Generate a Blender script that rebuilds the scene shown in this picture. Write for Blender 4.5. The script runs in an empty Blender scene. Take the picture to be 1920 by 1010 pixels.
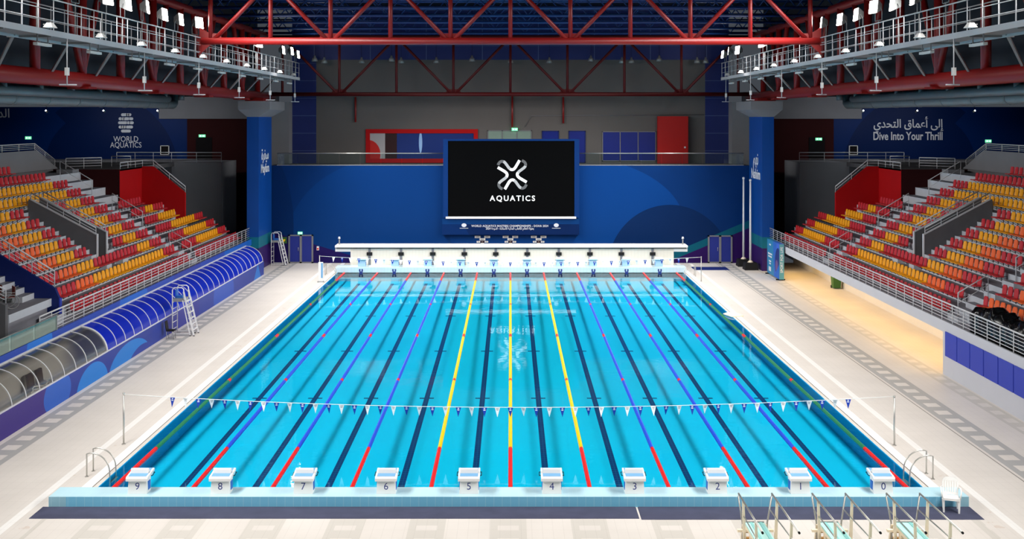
import bpy, math, random
from mathutils import Vector, Matrix
random.seed(4)
SC = bpy.context.scene
COL = SC.collection
PI = math.pi

# ---------------------------------------------------------------- camera, world, exposure
CAMZ, F, VX, HY = 11.67, 2149.0, 957.0, 221.0
cam = bpy.data.cameras.new('camera')
cam.sensor_width = 36.0
cam.lens = F / 1920 * 36
cam.shift_x = 3.0 / 1920
cam.shift_y = -284.0 / 1920
cam.clip_start = 0.5
cam.clip_end = 400
camo = bpy.data.objects.new('camera', cam)
COL.objects.link(camo)
camo.location = (0, 0, CAMZ)
camo.rotation_euler = (PI / 2, 0, 0)
SC.camera = camo

W = bpy.data.worlds.new('hall_ambience')
SC.world = W
W.use_nodes = True
W.node_tree.nodes['Background'].inputs[0].default_value = (0.75, 0.85, 1.0, 1)
W.node_tree.nodes['Background'].inputs[1].default_value = 0.07

SC.view_settings.view_transform = 'Standard'
SC.view_settings.look = 'None'
SC.view_settings.gamma = 1
SC.view_settings.use_curve_mapping = False
SC.view_settings.exposure = 0.0
SC.cycles.use_denoising = True
SC.cycles.sample_clamp_indirect = 4
SC.cycles.max_bounces = 6
SC.cycles.transparent_max_bounces = 12
SC.cycles.caustics_reflective = False
SC.cycles.caustics_refractive = False

FLOOD_Y = [92.2, 89.6, 86.2, 78.0, 62.9, 59.4, 56.6, 53.9, 51.2, 48.6, 45.6, 42.0, 38.5]
FLOOD_X, FLOOD_Z = 17.2, 16.75
LIGHT_Y = [88.0, 82.5, 77.0, 71.5, 66.0, 60.5, 55.0, 49.5, 44.0, 38.5, 33.0, 27.0, 21.0]
for s in (-1, 1):
    for i, y in enumerate(LIGHT_Y):
        l = bpy.data.lights.new('flood_beam', 'SPOT')
        l.energy = 6400 if y > 36 else 6800
        l.color = (1.0, 0.98, 0.95)
        l.spot_size = math.radians(122)
        l.spot_blend = 1.0
        l.shadow_soft_size = 0.5 if y > 80 else 2.9
        o = bpy.data.objects.new('flood_beam', l)
        COL.objects.link(o)
        o.location = (s * (FLOOD_X - 0.9 + 1.1 * ((i * 2) % 5 - 2) / 2), y, FLOOD_Z - 0.2 + 0.5 * ((i * 3) % 4 - 1.5))
        dy = -2 if y > 80 else (9 if y < 36 else 7)
        aim = Vector((s * 3.2, y + dy, 0)) - o.location
        o.rotation_euler = aim.to_track_quat('-Z', 'Y').to_euler()
# warm lamps in the soffit of the gallery under the far stand
for y in (84, 78, 72, 66, 60, 55):
    l = bpy.data.lights.new('soffit_lamp', 'AREA')
    l.energy = 80
    l.color = (1.0, 0.62, 0.22)
    l.shape = 'RECTANGLE'
    l.size = 0.4
    l.size_y = 5.5
    o = bpy.data.objects.new('soffit_lamp', l)
    COL.objects.link(o)
    o.location = (20.9, y, 1.86)

# ---------------------------------------------------------------- material helpers
def lin(c):
    return tuple(((v / 255) / 12.92 if v / 255 <= 0.04045 else ((v / 255 + 0.055) / 1.055) ** 2.4) for v in c)

class NT:
    """little expression builder for shader maths"""
    def __init__(s, m):
        s.t = m.node_tree
        s.n = s.t.nodes
    def _in(s, sock, v):
        if isinstance(v, bpy.types.NodeSocket):
            s.t.links.new(v, sock)
        else:
            sock.default_value = v
    def m(s, op, a, b=0.0):
        n = s.n.new('ShaderNodeMath')
        n.operation = op
        s._in(n.inputs[0], a)
        s._in(n.inputs[1], b)
        return n.outputs[0]
    def lt(s, a, b): return s.m('LESS_THAN', a, b)
    def gt(s, a, b): return s.m('GREATER_THAN', a, b)
    def mul(s, a, b): return s.m('MULTIPLY', a, b)
    def add(s, a, b): return s.m('ADD', a, b)
    def sub(s, a, b): return s.m('SUBTRACT', a, b)
    def abs(s, a): return s.m('ABSOLUTE', a)
    def mod(s, a, b): return s.m('FLOORED_MODULO', a, b)
    def mx(s, a, b): return s.m('MAXIMUM', a, b)
    def mn(s, a, b): return s.m('MINIMUM', a, b)
    def inv(s, a): return s.m('SUBTRACT', 1.0, a)
    def band(s, v, c, hw): return s.lt(s.abs(s.sub(v, c)), hw)
    def mix(s, f, a, b):
        n = s.n.new('ShaderNodeMix')
        n.data_type = 'RGBA'
        s._in(n.inputs[0], f)
        for k, v in ((6, a), (7, b)):
            if isinstance(v, bpy.types.NodeSocket): s.t.links.new(v, n.inputs[k])
            else: n.inputs[k].default_value = (*v, 1)
        return n.outputs[2]
    def pos(s):
        g = s.n.new('ShaderNodeNewGeometry')
        x = s.n.new('ShaderNodeSeparateXYZ')
        s.t.links.new(g.outputs['Position'], x.inputs[0])
        return x.outputs[0], x.outputs[1], x.outputs[2]
    def noise(s, scale, detail=2.0, obj=True):
        tc = s.n.new('ShaderNodeTexCoord')
        n = s.n.new('ShaderNodeTexNoise')
        n.inputs['Scale'].default_value = scale
        n.inputs['Detail'].default_value = detail
        s.t.links.new(tc.outputs['Object'], n.inputs['Vector'])
        return n.outputs['Fac']

def new_mat(name):
    m = bpy.data.materials.new(name)
    m.use_nodes = True
    return m, NT(m), m.node_tree.nodes['Principled BSDF']

def mat(name, rgb, rough=0.5, metal=0.0, spec=0.4, vary=0.08, scale=3.0, emit=None):
    m, n, p = new_mat(name)
    c = lin(rgb)
    if vary:
        f = n.noise(scale, 3)
        a = tuple(max(0, v * (1 - vary)) for v in c)
        b = tuple(min(1, v * (1 + vary)) for v in c)
        n.t.links.new(n.mix(f, a, b), p.inputs['Base Color'])
    else:
        p.inputs['Base Color'].default_value = (*c, 1)
    p.inputs['Roughness'].default_value = rough
    p.inputs['Metallic'].default_value = metal
    p.inputs['Specular IOR Level'].default_value = spec
    if emit:
        p.inputs['Emission Color'].default_value = (*c, 1)
        p.inputs['Emission Strength'].default_value = emit
    return m

def glass_mat(name, tint, refl=0.08, rough=0.05, dirt=0.0, dirt_rgb=(200, 200, 200)):
    m, n, p = new_mat(name)
    t = n.t
    n.n.remove(p)
    out = n.n['Material Output']
    tr = n.n.new('ShaderNodeBsdfTransparent'); tr.inputs[0].default_value = (*tint, 1)
    gl = n.n.new('ShaderNodeBsdfGlossy'); gl.inputs['Roughness'].default_value = rough
    fr = n.n.new('ShaderNodeFresnel'); fr.inputs[0].default_value = 1.45
    f = n.add(n.mul(fr.outputs[0], 0.9), refl * 0.3)
    mx = n.n.new('ShaderNodeMixShader')
    t.links.new(f, mx.inputs[0]); t.links.new(tr.outputs[0], mx.inputs[1]); t.links.new(gl.outputs[0], mx.inputs[2])
    last = mx.outputs[0]
    if dirt:
        d = n.n.new('ShaderNodeBsdfDiffuse'); d.inputs[0].default_value = (*lin(dirt_rgb), 1)
        m2 = n.n.new('ShaderNodeMixShader'); m2.inputs[0].default_value = dirt
        t.links.new(last, m2.inputs[1]); t.links.new(d.outputs[0], m2.inputs[2])
        last = m2.outputs[0]
    t.links.new(last, out.inputs[0])
    return m

def circles_mat(name, base, shapes, rough=0.45, spec=0.3):
    """printed graphic: shapes = list of (axes 'xz'|'yz', cu, cv, ru, rv, rgb); later ones on top"""
    m, n, p = new_mat(name)
    x, y, z = n.pos()
    ax = {'x': x, 'y': y, 'z': z}
    f = n.noise(0.6, 2)
    b = lin(base)
    c = n.mix(f, tuple(v * 0.9 for v in b), tuple(v * 1.08 for v in b))
    for sh in shapes:
        if sh[0] == 'half':                      # ('half', au, a, bv, b, c, rgb): a*u + b*v < c
            _, au, a, bv, bb, cc, rgb = sh
            k = n.lt(n.add(n.mul(ax[au], a), n.mul(ax[bv], bb)), cc)
        else:
            axs, cu, cv, ru, rv, rgb = sh
            du = n.m('DIVIDE', n.sub(ax[axs[0]], cu), ru)
            dv = n.m('DIVIDE', n.sub(ax[axs[1]], cv), rv)
            k = n.lt(n.add(n.mul(du, du), n.mul(dv, dv)), 1.0)
        c = n.mix(k, c, lin(rgb))
    n.t.links.new(c, p.inputs['Base Color'])
    p.inputs['Roughness'].default_value = rough
    p.inputs['Specular IOR Level'].default_value = spec
    return m

M = {}
M['white_metal'] = mat('white_painted_metal', (222, 222, 224), 0.4, 0.0, 0.5, 0.04)
M['steel'] = mat('stainless_steel', (196, 194, 188), 0.38, 0.8, 0.5, 0.05)
M['rail_grey'] = mat('pale_rail_paint', (205, 206, 210), 0.45, 0.0, 0.4, 0.04)
M['galv'] = mat('galvanised_steel', (150, 152, 152), 0.5, 0.35, 0.5, 0.1)
M['red_steel'] = mat('red_painted_steel', (134, 24, 24), 0.4, 0.0, 0.45, 0.08, 1.0)
M['blue_steel'] = mat('blue_painted_steel', (14, 50, 108), 0.5, 0.0, 0.4, 0.1)
M['tread'] = mat('dark_concrete_tread', (138, 138, 146), 0.85, 0, 0.2, 0.14, 1.5)
M['riser'] = mat('pale_concrete_riser', (196, 200, 208), 0.8, 0, 0.2, 0.08, 1.5)
M['dark_concrete'] = mat('dark_grey_concrete', (104, 103, 106), 0.85, 0, 0.2, 0.12, 2)
M['grey_wall'] = mat('grey_wall_paint', (126, 127, 132), 0.8, 0, 0.2, 0.08, 0.7)
M['fascia'] = mat('light_grey_fascia', (196, 198, 206), 0.7, 0, 0.25, 0.04, 0.8)
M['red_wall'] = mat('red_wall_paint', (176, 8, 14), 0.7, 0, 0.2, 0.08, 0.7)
M['maroon'] = mat('maroon_paint_and_shade', (48, 6, 9), 0.8, 0, 0.2, 0.12, 0.7)
M['navy'] = mat('navy_panel', (14, 34, 104), 0.6, 0, 0.3, 0.1, 0.6)
M['panel_blue'] = mat('blue_panel', (44, 62, 176), 0.5, 0, 0.3, 0.06, 0.8)
M['slate'] = mat('dark_slate_cladding', (52, 58, 66), 0.85, 0, 0.1, 0.15, 0.5)
M['roof'] = mat('dark_roof_deck', (20, 26, 40), 0.9, 0, 0.1, 0.15, 0.5)
M['dark'] = mat('dark_void_paint', (26, 24, 26), 0.9, 0, 0.1, 0.1)
M['duct'] = mat('grey_duct', (140, 146, 150), 0.5, 0.3, 0.4, 0.1, 1.0)
M['black'] = mat('matt_black', (14, 14, 16), 0.6, 0, 0.3, 0.1)
M['seat_red'] = mat('red_seat_plastic', (196, 44, 52), 0.38, 0, 0.45, 0.06)
M['seat_yellow'] = mat('yellow_seat_plastic', (244, 168, 14), 0.38, 0, 0.45, 0.05)
M['seat_orange'] = mat('orange_seat_plastic', (242, 108, 48), 0.38, 0, 0.45, 0.05)
M['white'] = mat('white_plastic', (236, 236, 234), 0.35, 0, 0.5, 0.03)
M['block_blue'] = mat('pale_blue_anti_slip', (112, 164, 206), 0.6, 0, 0.3, 0.08)
M['pale_block'] = mat('pale_blue_plastic', (176, 212, 236), 0.4, 0, 0.4, 0.05)
M['decal_blue'] = mat('blue_decal', (44, 104, 188), 0.5, 0, 0.3, 0.05)
M['ink'] = mat('blue_numeral_ink', (52, 62, 128), 0.5, 0, 0.3, 0.0)
M['rope_red'] = mat('red_float', (226, 26, 24), 0.35, 0, 0.5, 0.05)
M['rope_blue'] = mat('blue_float', (34, 74, 204), 0.35, 0, 0.5, 0.05)
M['rope_yellow'] = mat('yellow_float', (248, 200, 0), 0.35, 0, 0.5, 0.05)
M['rope_green'] = mat('green_float', (28, 122, 74), 0.35, 0, 0.5, 0.05)
M['flag_blue'] = mat('blue_pennant_cloth', (30, 62, 166), 0.7, 0, 0.2, 0.05)
M['flag_white'] = mat('white_pennant_cloth', (240, 240, 240), 0.7, 0, 0.2, 0.03)
M['line_white'] = mat('white_cord', (235, 235, 232), 0.6, 0, 0.3, 0.0)
M['beige'] = mat('beige_painted_steel', (248, 234, 208), 0.5, 0, 0.4, 0.06)
M['wood'] = mat('pale_timber_tread', (196, 146, 82), 0.6, 0, 0.3, 0.15, 6)
M['teal_board'] = mat('pale_teal_board', (188, 234, 226), 0.6, 0, 0.3, 0.06, 4)
M['mat_grey'] = mat('slate_rubber_mat', (66, 68, 90), 0.7, 0, 0.3, 0.28, 2.2)
M['lamp'] = mat('lit_lamp_glass', (255, 250, 240), 0.4, 0, 0.2, 0.0, emit=26)
M['tube_lamp'] = mat('unlit_tube_diffuser', (228, 230, 228), 0.4, 0, 0.4, 0.02)
M['exit_green'] = mat('lit_exit_sign', (120, 240, 170), 0.4, 0, 0.2, 0.0, emit=1.3)
M['exit_white'] = mat('lit_exit_mark', (240, 255, 245), 0.4, 0, 0.2, 0.0, emit=1.6)
M['letter'] = mat('white_lettering', (214, 218, 226), 0.6, 0, 0.2, 0.02)
M['screen'] = mat('black_led_screen', (4, 4, 5), 0.6, 0, 0.04, 0.0)
M['housing'] = mat('blue_screen_housing', (4, 46, 104), 0.5, 0, 0.12, 0.06, 0.8)
M['skylight'] = mat('skylight_panel', (120, 200, 215), 0.4, 0, 0.2, 0.0, emit=0.5)
M['frame_grey'] = mat('grey_door_frame', (122, 122, 128), 0.5, 0.2, 0.4, 0.05)
M['door_blue'] = mat('blue_door_leaf', (30, 44, 130), 0.5, 0, 0.35, 0.08, 0.8)
M['cupboard_red'] = mat('red_cupboard', (176, 22, 20), 0.5, 0, 0.3, 0.06)
M['bin_green'] = mat('green_bin_plastic', (52, 96, 40), 0.5, 0, 0.4, 0.08)
M['bag'] = mat('black_bin_liner', (10, 10, 11), 0.22, 0, 0.6, 0.1)
M['clear'] = glass_mat('clear_polycarbonate', (0.90, 0.90, 0.88), 0.4, 0.16, 0.05, (200, 198, 190))
M['glass'] = glass_mat('balustrade_glass', (0.86, 0.93, 0.92), 0.12, 0.04)
M['green_glass'] = glass_mat('pale_green_glass', (0.78, 0.92, 0.88), 0.12, 0.04, 0.12, (170, 205, 195))
M['blue_poly'] = glass_mat('blue_polycarbonate', (0.10, 0.16, 0.60), 0.4, 0.16, 0.60, (26, 50, 205))

# graded LED letters: tone differs along each stroke of the emblem, so a light and a dim LED colour
M['led'] = mat('led_white', (225, 226, 228), 0.5, 0, 0.2, 0.0, emit=0.6)
M['led_mid'] = mat('led_grey', (150, 151, 153), 0.5, 0, 0.2, 0.0, emit=0.6)
M['led_dim'] = mat('led_dim_grey', (84, 85, 87), 0.5, 0, 0.2, 0.0, emit=0.5)

# ---------------------------------------------------------------- mesh builder
class MB:
    def __init__(s):
        s.v, s.f, s.mi, s.sm = [], [], [], []
    def face(s, idx, mi=0, smooth=False):
        s.f.append(tuple(idx)); s.mi.append(mi); s.sm.append(smooth)
    def vert(s, p):
        s.v.append(tuple(p)); return len(s.v) - 1
    def poly(s, pts, mi=0):
        s.face([s.vert(p) for p in pts], mi)
    def box(s, x0, x1, y0, y1, z0, z1, mi=0, top=None):
        x0, x1 = min(x0, x1), max(x0, x1); y0, y1 = min(y0, y1), max(y0, y1); z0, z1 = min(z0, z1), max(z0, z1)
        b = len(s.v)
        s.v += [(x0, y0, z0), (x1, y0, z0), (x1, y1, z0), (x0, y1, z0), (x0, y0, z1), (x1, y0, z1), (x1, y1, z1), (x0, y1, z1)]
        for q in ((0, 3, 2, 1), (0, 1, 5, 4), (1, 2, 6, 5), (2, 3, 7, 6), (3, 0, 4, 7)):
            s.face([b + k for k in q], mi)
        s.face([b + k for k in (4, 5, 6, 7)], mi if top is None else top)
        return s
    def prism(s, a, b, mi=0):
        """loft between two polygons with the same vertex count (caps added)"""
        n = len(a); k = len(s.v)
        s.v += [tuple(p) for p in a] + [tuple(p) for p in b]
        s.face([k + i for i in range(n)][::-1], mi)
        s.face([k + n + i for i in range(n)], mi)
        for i in range(n):
            j = (i + 1) % n
            s.face((k + i, k + j, k + n + j, k + n + i), mi)
        return s
    def extrude(s, poly2, axis, a, b, mi=0):
        """poly2 in the plane across axis: axis x -> (y,z); y -> (x,z); z -> (x,y)"""
        def P(p, t):
            return (t, p[0], p[1]) if axis == 'x' else (p[0], t, p[1]) if axis == 'y' else (p[0], p[1], t)
        return s.prism([P(p, a) for p in poly2], [P(p, b) for p in poly2], mi)
    def tube(s, pts, r, n=8, mi=0, caps=True, smooth=True):
        pts = [Vector(p) for p in pts]
        rings = []
        prev = None
        for i, p in enumerate(pts):
            d = (pts[min(i + 1, len(pts) - 1)] - pts[max(i - 1, 0)]).normalized()
            if prev is None:
                up = Vector((0, 0, 1)) if abs(d.z) < 0.9 else Vector((1, 0, 0))
                u = d.cross(up).normalized()
            else:
                u = (prev - d * prev.dot(d)).normalized()
            prev = u
            w = d.cross(u)
            rr = r[i] if isinstance(r, (list, tuple)) else r
            rings.append([s.vert(p + (u * math.cos(2 * PI * k / n) + w * math.sin(2 * PI * k / n)) * rr) for k in range(n)])
        for a, b in zip(rings, rings[1:]):
            for k in range(n):
                s.face((a[k], a[(k + 1) % n], b[(k + 1) % n], b[k]), mi, smooth)
        if caps:
            s.face(rings[0][::-1], mi); s.face(rings[-1], mi)
        return s
    def bar(s, p0, p1, w, h, mi=0):
        p0, p1 = Vector(p0), Vector(p1)
        d = (p1 - p0).normalized()
        up = Vector((0, 0, 1)) if abs(d.z) < 0.95 else Vector((0, 1, 0))
        u = d.cross(up).normalized() * (w / 2); v = u.cross(d).normalized() * (h / 2)
        a = [p0 + u + v, p0 - u + v, p0 - u - v, p0 + u - v]
        b = [q + (p1 - p0) for q in a]
        return s.prism(a, b, mi)
    def grid(s, fn, nu, nv, mi=0, smooth=True):
        ids = [[s.vert(fn(i / nu, j / nv)) for j in range(nv + 1)] for i in range(nu + 1)]
        for i in range(nu):
            for j in range(nv):
                s.face((ids[i][j], ids[i + 1][j], ids[i + 1][j + 1], ids[i][j + 1]), mi, smooth)
        return s
    def build(s, name, mats, parent=None, loc=None, flip=False):
        me = bpy.data.meshes.new(name)
        v, f = s.v, s.f
        if flip:
            v = [(-p[0], p[1], p[2]) for p in v]; f = [q[::-1] for q in f]
        me.from_pydata(v, [], f)
        if not isinstance(mats, (list, tuple)): mats = [mats]
        for m in mats: me.materials.append(m)
        me.polygons.foreach_set('material_index', s.mi)
        me.polygons.foreach_set('use_smooth', s.sm)
        me.update()
        o = bpy.data.objects.new(name, me)
        COL.objects.link(o)
        if parent is not None: o.parent = parent
        if loc is not None: o.location = loc
        return o

def tag(o, label=None, cat=None, group=None, kind=None):
    if label: o['label'] = label
    if cat: o['category'] = cat
    if group: o['group'] = group
    if kind: o['kind'] = kind
    return o
def thing(name, label, cat, loc=(0, 0, 0), rz=0.0, group=None):
    o = bpy.data.objects.new(name, None)
    o.empty_display_size = 0.2
    COL.objects.link(o)
    o.location = loc; o.rotation_euler = (0, 0, rz)
    return tag(o, label, cat, group)
def struct(mb, name, m, flip=False):
    o = mb.build(name, m, flip=flip)
    o['kind'] = 'structure'
    return o
def copy_tree(root, loc=None, rz=None, label=None, group=None):
    def cp(o, par):
        c = o.copy(); COL.objects.link(c)
        if par is not None: c.parent = par
        for ch in list(o.children): cp(ch, c)
        return c
    r = cp(root, None)
    if loc is not None: r.location = loc
    if rz is not None: r.rotation_euler = (0, 0, rz)
    if label: r['label'] = label
    if group: r['group'] = group
    return r
def text(name, body, size, m, parent, origin, xdir, zdir=(0, 0, 1), align='CENTER', bold=0.0, sx=1.0, space=1.0, ext=0.004):
    cu = bpy.data.curves.new(name, 'FONT')
    cu.body = body; cu.size = size; cu.align_x = align; cu.offset = bold; cu.extrude = ext; cu.space_character = space
    cu.resolution_u = 3
    tmp = bpy.data.objects.new(name, cu)
    me = bpy.data.meshes.new_from_object(tmp)
    bpy.data.objects.remove(tmp); bpy.data.curves.remove(cu)
    me.materials.clear(); me.materials.append(m)
    o = bpy.data.objects.new(name, me)
    COL.objects.link(o)
    X = Vector(xdir).normalized(); Y = Vector(zdir).normalized(); Z = X.cross(Y)
    mt = Matrix((X, Y, Z)).transposed().to_4x4()
    mt.translation = Vector(origin)
    o.matrix_world = mt @ Matrix.Diagonal((sx, 1, 1, 1))
    if parent is not None:
        o.parent = parent
    return o
AR = {c: t for c, t in zip('\u0627\u0628\u0629\u062a\u062d\u062f\u0630\u0633\u0637\u0639\u0644\u0645\u0648\u064a\u0626\u0623',
    ((0xFE8D, 2), (0xFE8F, 4), (0xFE93, 2), (0xFE95, 4), (0xFEA1, 4), (0xFEA9, 2), (0xFEAB, 2), (0xFEB1, 4), (0xFEC1, 4), (0xFEC9, 4), (0xFEDD, 4), (0xFEE1, 4), (0xFEED, 2), (0xFEF1, 4), (0xFE89, 4), (0xFE83, 2)))}
def arabic(t):
    out = ''
    for i, c in enumerate(t):
        if c not in AR: out += c; continue
        b0, n = AR[c]
        pj = i > 0 and t[i - 1] in AR and AR[t[i - 1]][1] == 4
        nj = n == 4 and i + 1 < len(t) and t[i + 1] in AR
        out += chr(b0 + (3 if pj and nj else 2 if nj else 1 if pj else 0))
    return out[::-1]
ONES = 'zeroth first second third fourth fifth sixth seventh eighth ninth tenth eleventh twelfth thirteenth fourteenth fifteenth sixteenth seventeenth eighteenth nineteenth'.split()
def nth(n):
    if n < 20: return ONES[n]
    t = {2: 'twent', 3: 'thirt', 4: 'fort', 5: 'fift', 6: 'sixt'}[n // 10]
    return t + 'ieth' if n % 10 == 0 else t + 'y-' + ONES[n % 10]
SIDE = {-1: 'canopy-side', 1: 'panel-side'}
def pt(px, py, D):
    return Vector(((px - VX) * D / F, D, CAMZ - (py - HY) * D / F))

# ================================================================= SETTING
# ---- deck
def deck_mat():
    m, n, p = new_mat('beige_deck_tiles')
    x, y, z = n.pos()
    ax = n.abs(x)
    f = n.noise(0.5, 4)
    c = n.mix(f, lin((202, 195, 188)), lin((220, 213, 206)))
    grey, grey2 = lin((168, 166, 164)), lin((196, 190, 182))
    # fine tile joints
    jx = n.lt(n.mod(x, 0.3), 0.012); jy = n.lt(n.mod(y, 0.6), 0.015)
    side = n.gt(ax, 13.0)
    def ladder(c0, hw, inner, per, ph=0.0):
        outer = n.mn(n.band(x, c0, hw), n.gt(n.abs(n.sub(x, c0)), inner))
        rung = n.mn(n.lt(n.abs(n.sub(x, c0)), inner), n.lt(n.mod(n.add(y, ph), per), per * 0.5))
        return n.mx(outer, rung)
    c = n.mix(ladder(-17.62, 0.52, 0.27, 1.2), c, grey)
    c = n.mix(ladder(17.1, 0.52, 0.27, 1.2), c, grey)
    c = n.mix(ladder(19.25, 0.36, 0.2, 1.2), c, grey2)
    c = n.mix(n.band(x, 16.45, 0.02), c, lin((120, 116, 110)))
    # cross bands on the near deck
    near = n.mn(n.lt(y, 33.9), n.lt(ax, 13.6))
    u = n.sub(n.mod(n.add(x, 1.22), 2.32), 1.16)
    au = n.abs(u)
    o1 = n.mn(n.lt(au, 0.52), n.gt(au, 0.30))
    o2 = n.mn(n.lt(au, 0.30), n.lt(n.mod(n.add(y, 0.25), 1.0), 0.62))
    c = n.mix(n.mul(near, n.mx(o1, o2)), c, lin((198, 192, 184)))
    # white strips and pool coping
    wh = lin((240, 240, 240))
    c = n.mix(n.band(ax, 14.38, 0.13), c, lin((230, 227, 223)))
    c = n.mix(n.mn(n.band(ax, 13.36, 0.17), n.gt(y, 35.2)), c, wh)
    c = n.mix(n.mn(n.band(ax, 13.185, 0.02), n.gt(y, 35.2)), c, lin((110, 100, 90)))
    c = n.mix(n.mul(n.mx(jx, jy), 0.14), c, lin((120, 112, 104)))
    # worn scuffs on the pool surround
    sc = n.mul(n.gt(n.noise(1.7, 6), 0.66), n.mn(n.gt(ax, 13.5), n.lt(ax, 14.25)))
    c = n.mix(n.mul(sc, 0.25), c, lin((178, 142, 112)))
    n.t.links.new(c, p.inputs['Base Color'])
    p.inputs['Roughness'].default_value = 0.5
    p.inputs['Specular IOR Level'].default_value = 0.25
    return m
M['deck'] = deck_mat()
b = MB()
for x0, x1, y0, y1 in ((-20.3, -13.02, 35.2, 92.2), (13.02, 24, 35.2, 92.2), (-20.3, 24, 8, 35.2), (-13.02, 13.02, 86.3, 92.2)):
    b.box(x0, x1, y0, y1, -0.35, 0.03)
struct(b, 'floor', M['deck'])

# ---- pool basin
def pool_mat():
    m, n, p = new_mat('pool_floor_tiles')
    x, y, z = n.pos()
    f = n.noise(0.25, 2)
    c = n.mix(f, lin((0, 200, 244)), lin((0, 208, 250)))
    tile = n.mx(n.lt(n.mod(x, 0.25), 0.018), n.lt(n.mod(y, 0.25), 0.03))
    u = n.abs(n.sub(n.mod(x, 2.5), 1.25))
    inx = n.lt(n.abs(x), 12.5)
    ln = n.mn(n.lt(u, 0.115), n.mn(n.lt(y, 85.1), n.gt(y, 36.4)))
    cr = n.mn(n.lt(u, 0.32), n.mx(n.mx(n.band(y, 51.4, 0.09), n.band(y, 61.4, 0.11)), n.band(y, 71.8, 0.11)))
    k = n.mn(inx, n.mx(ln, cr))
    c = n.mix(k, c, lin((8, 48, 104)))
    c = n.mix(n.mul(tile, 0.14), c, lin((50, 200, 240)))
    n.t.links.new(c, p.inputs['Base Color'])
    p.inputs['Roughness'].default_value = 0.6
    p.inputs['Specular IOR Level'].default_value = 0.2
    return m
PY0, PY1 = 35.2, 86.3
def pz(y): return -1.02 + 0.40 * (y - PY0) / (PY1 - PY0)
b = MB()
b.prism([(-13.02, PY0, pz(PY0) - .1), (13.02, PY0, pz(PY0) - .1), (13.02, PY1, pz(PY1) - .1), (-13.02, PY1, pz(PY1) - .1)],
        [(-13.02, PY0, pz(PY0)), (13.02, PY0, pz(PY0)), (13.02, PY1, pz(PY1)), (-13.02, PY1, pz(PY1))])
struct(b, 'floor_pool', pool_mat())
M['pool_wall'] = mat('pool_wall_tiles', (20, 168, 222), 0.5, 0, 0.3, 0.08, 2)
for s, nm in ((-1, 'wall_pool_west'), (1, 'wall_pool_east')):
    b = MB(); b.box(s * 13.02, s * 13.2, PY0, PY1, -1.15, -0.32); struct(b, nm, M['pool_wall'])
    b = MB(); b.box(s * 13.005, s * 13.03, PY0, PY1, -0.36, 0.026); struct(b, 'trim_' + ('1' if s < 0 else '2'), M['pool_wall'])

# ---- water
def water_mat():
    m, n, p = new_mat('pool_water')
    t = n.t; n.n.remove(p); out = n.n['Material Output']
    tr = n.n.new('ShaderNodeBsdfTransparent'); tr.inputs[0].default_value = (0.84, 1.0, 1.0, 1)
    gl = n.n.new('ShaderNodeBsdfGlossy'); gl.inputs['Roughness'].default_value = 0.03
    tc = n.n.new('ShaderNodeTexCoord')
    nz = n.n.new('ShaderNodeTexNoise'); nz.inputs['Scale'].default_value = 1.6; nz.inputs['Detail'].default_value = 2
    t.links.new(tc.outputs['Object'], nz.inputs['Vector'])
    bp = n.n.new('ShaderNodeBump'); bp.inputs['Strength'].default_value = 0.06; bp.inputs['Distance'].default_value = 0.05
    t.links.new(nz.outputs['Fac'], bp.inputs['Height'])
    t.links.new(bp.outputs['Normal'], gl.inputs['Normal'])
    fr = n.n.new('ShaderNodeFresnel'); fr.inputs[0].default_value = 1.33
    f = n.mul(fr.outputs[0], 0.85)
    mx = n.n.new('ShaderNodeMixShader')
    t.links.new(f, mx.inputs[0]); t.links.new(tr.outputs[0], mx.inputs[1]); t.links.new(gl.outputs[0], mx.inputs[2])
    t.links.new(mx.outputs[0], out.inputs[0])
    return m
b = MB(); b.poly([(-13.01, PY0, 0), (13.01, PY0, 0), (13.01, PY1, 0), (-13.01, PY1, 0)])
o = struct(b, 'water', water_mat())

# ---- far deck, end structure
def tile_mat(name, rgb, joint, sx, sz, amt=0.3, rough=0.35, hx='x'):
    m, n, p = new_mat(name)
    x, y, z = n.pos()
    f = n.noise(0.8, 3)
    c0 = lin(rgb)
    c = n.mix(f, tuple(v * .94 for v in c0), tuple(min(1, v * 1.05) for v in c0))
    k = n.mx(n.lt(n.mod(x, sx), sx * 0.06 + 0.006), n.lt(n.mod(z, sz), 0.014))
    c = n.mix(n.mul(k, amt), c, lin(joint))
    n.t.links.new(c, p.inputs['Base Color'])
    p.inputs['Roughness'].default_value = rough
    p.inputs['Specular IOR Level'].default_value = 0.35
    return m
M['white_tile'] = tile_mat('white_wall_tiles', (236, 228, 214), (200, 190, 175), 0.25, 0.125)
M['pale_tile'] = tile_mat('pale_pool_end_tiles', (206, 226, 232), (160, 196, 208), 0.25, 0.13, 0.35)
b = MB(); b.box(-13.2, 13.25, 86.3, 87.75, -1.2, 0.42)
struct(b, 'floor_far_ledge', M['pale_tile'])
b = MB()
b.box(-12.24, 12.5, 87.75, 88.9, 0.0, 1.71, 0)
end_wall = struct(b, 'wall_end_platform', M['white_tile'])
b = MB(); b.box(-13.4, 13.55, 87.5, 89.0, 1.78, 1.93, 0); b.build('slab_top', M['white'], end_wall)
b = MB(); b.box(-13.3, 13.45, 87.56, 88.95, 1.70, 1.78, 0); b.build('slab_edge', M['black'], end_wall)
b = MB(); b.box(-13.4, -12.24, 87.7, 88.9, 1.45, 1.70); b.box(12.5, 13.55, 87.7, 88.9, 1.45, 1.70); b.build('slab_bracket', M['white'], end_wall)
slot = bracket = None
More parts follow.
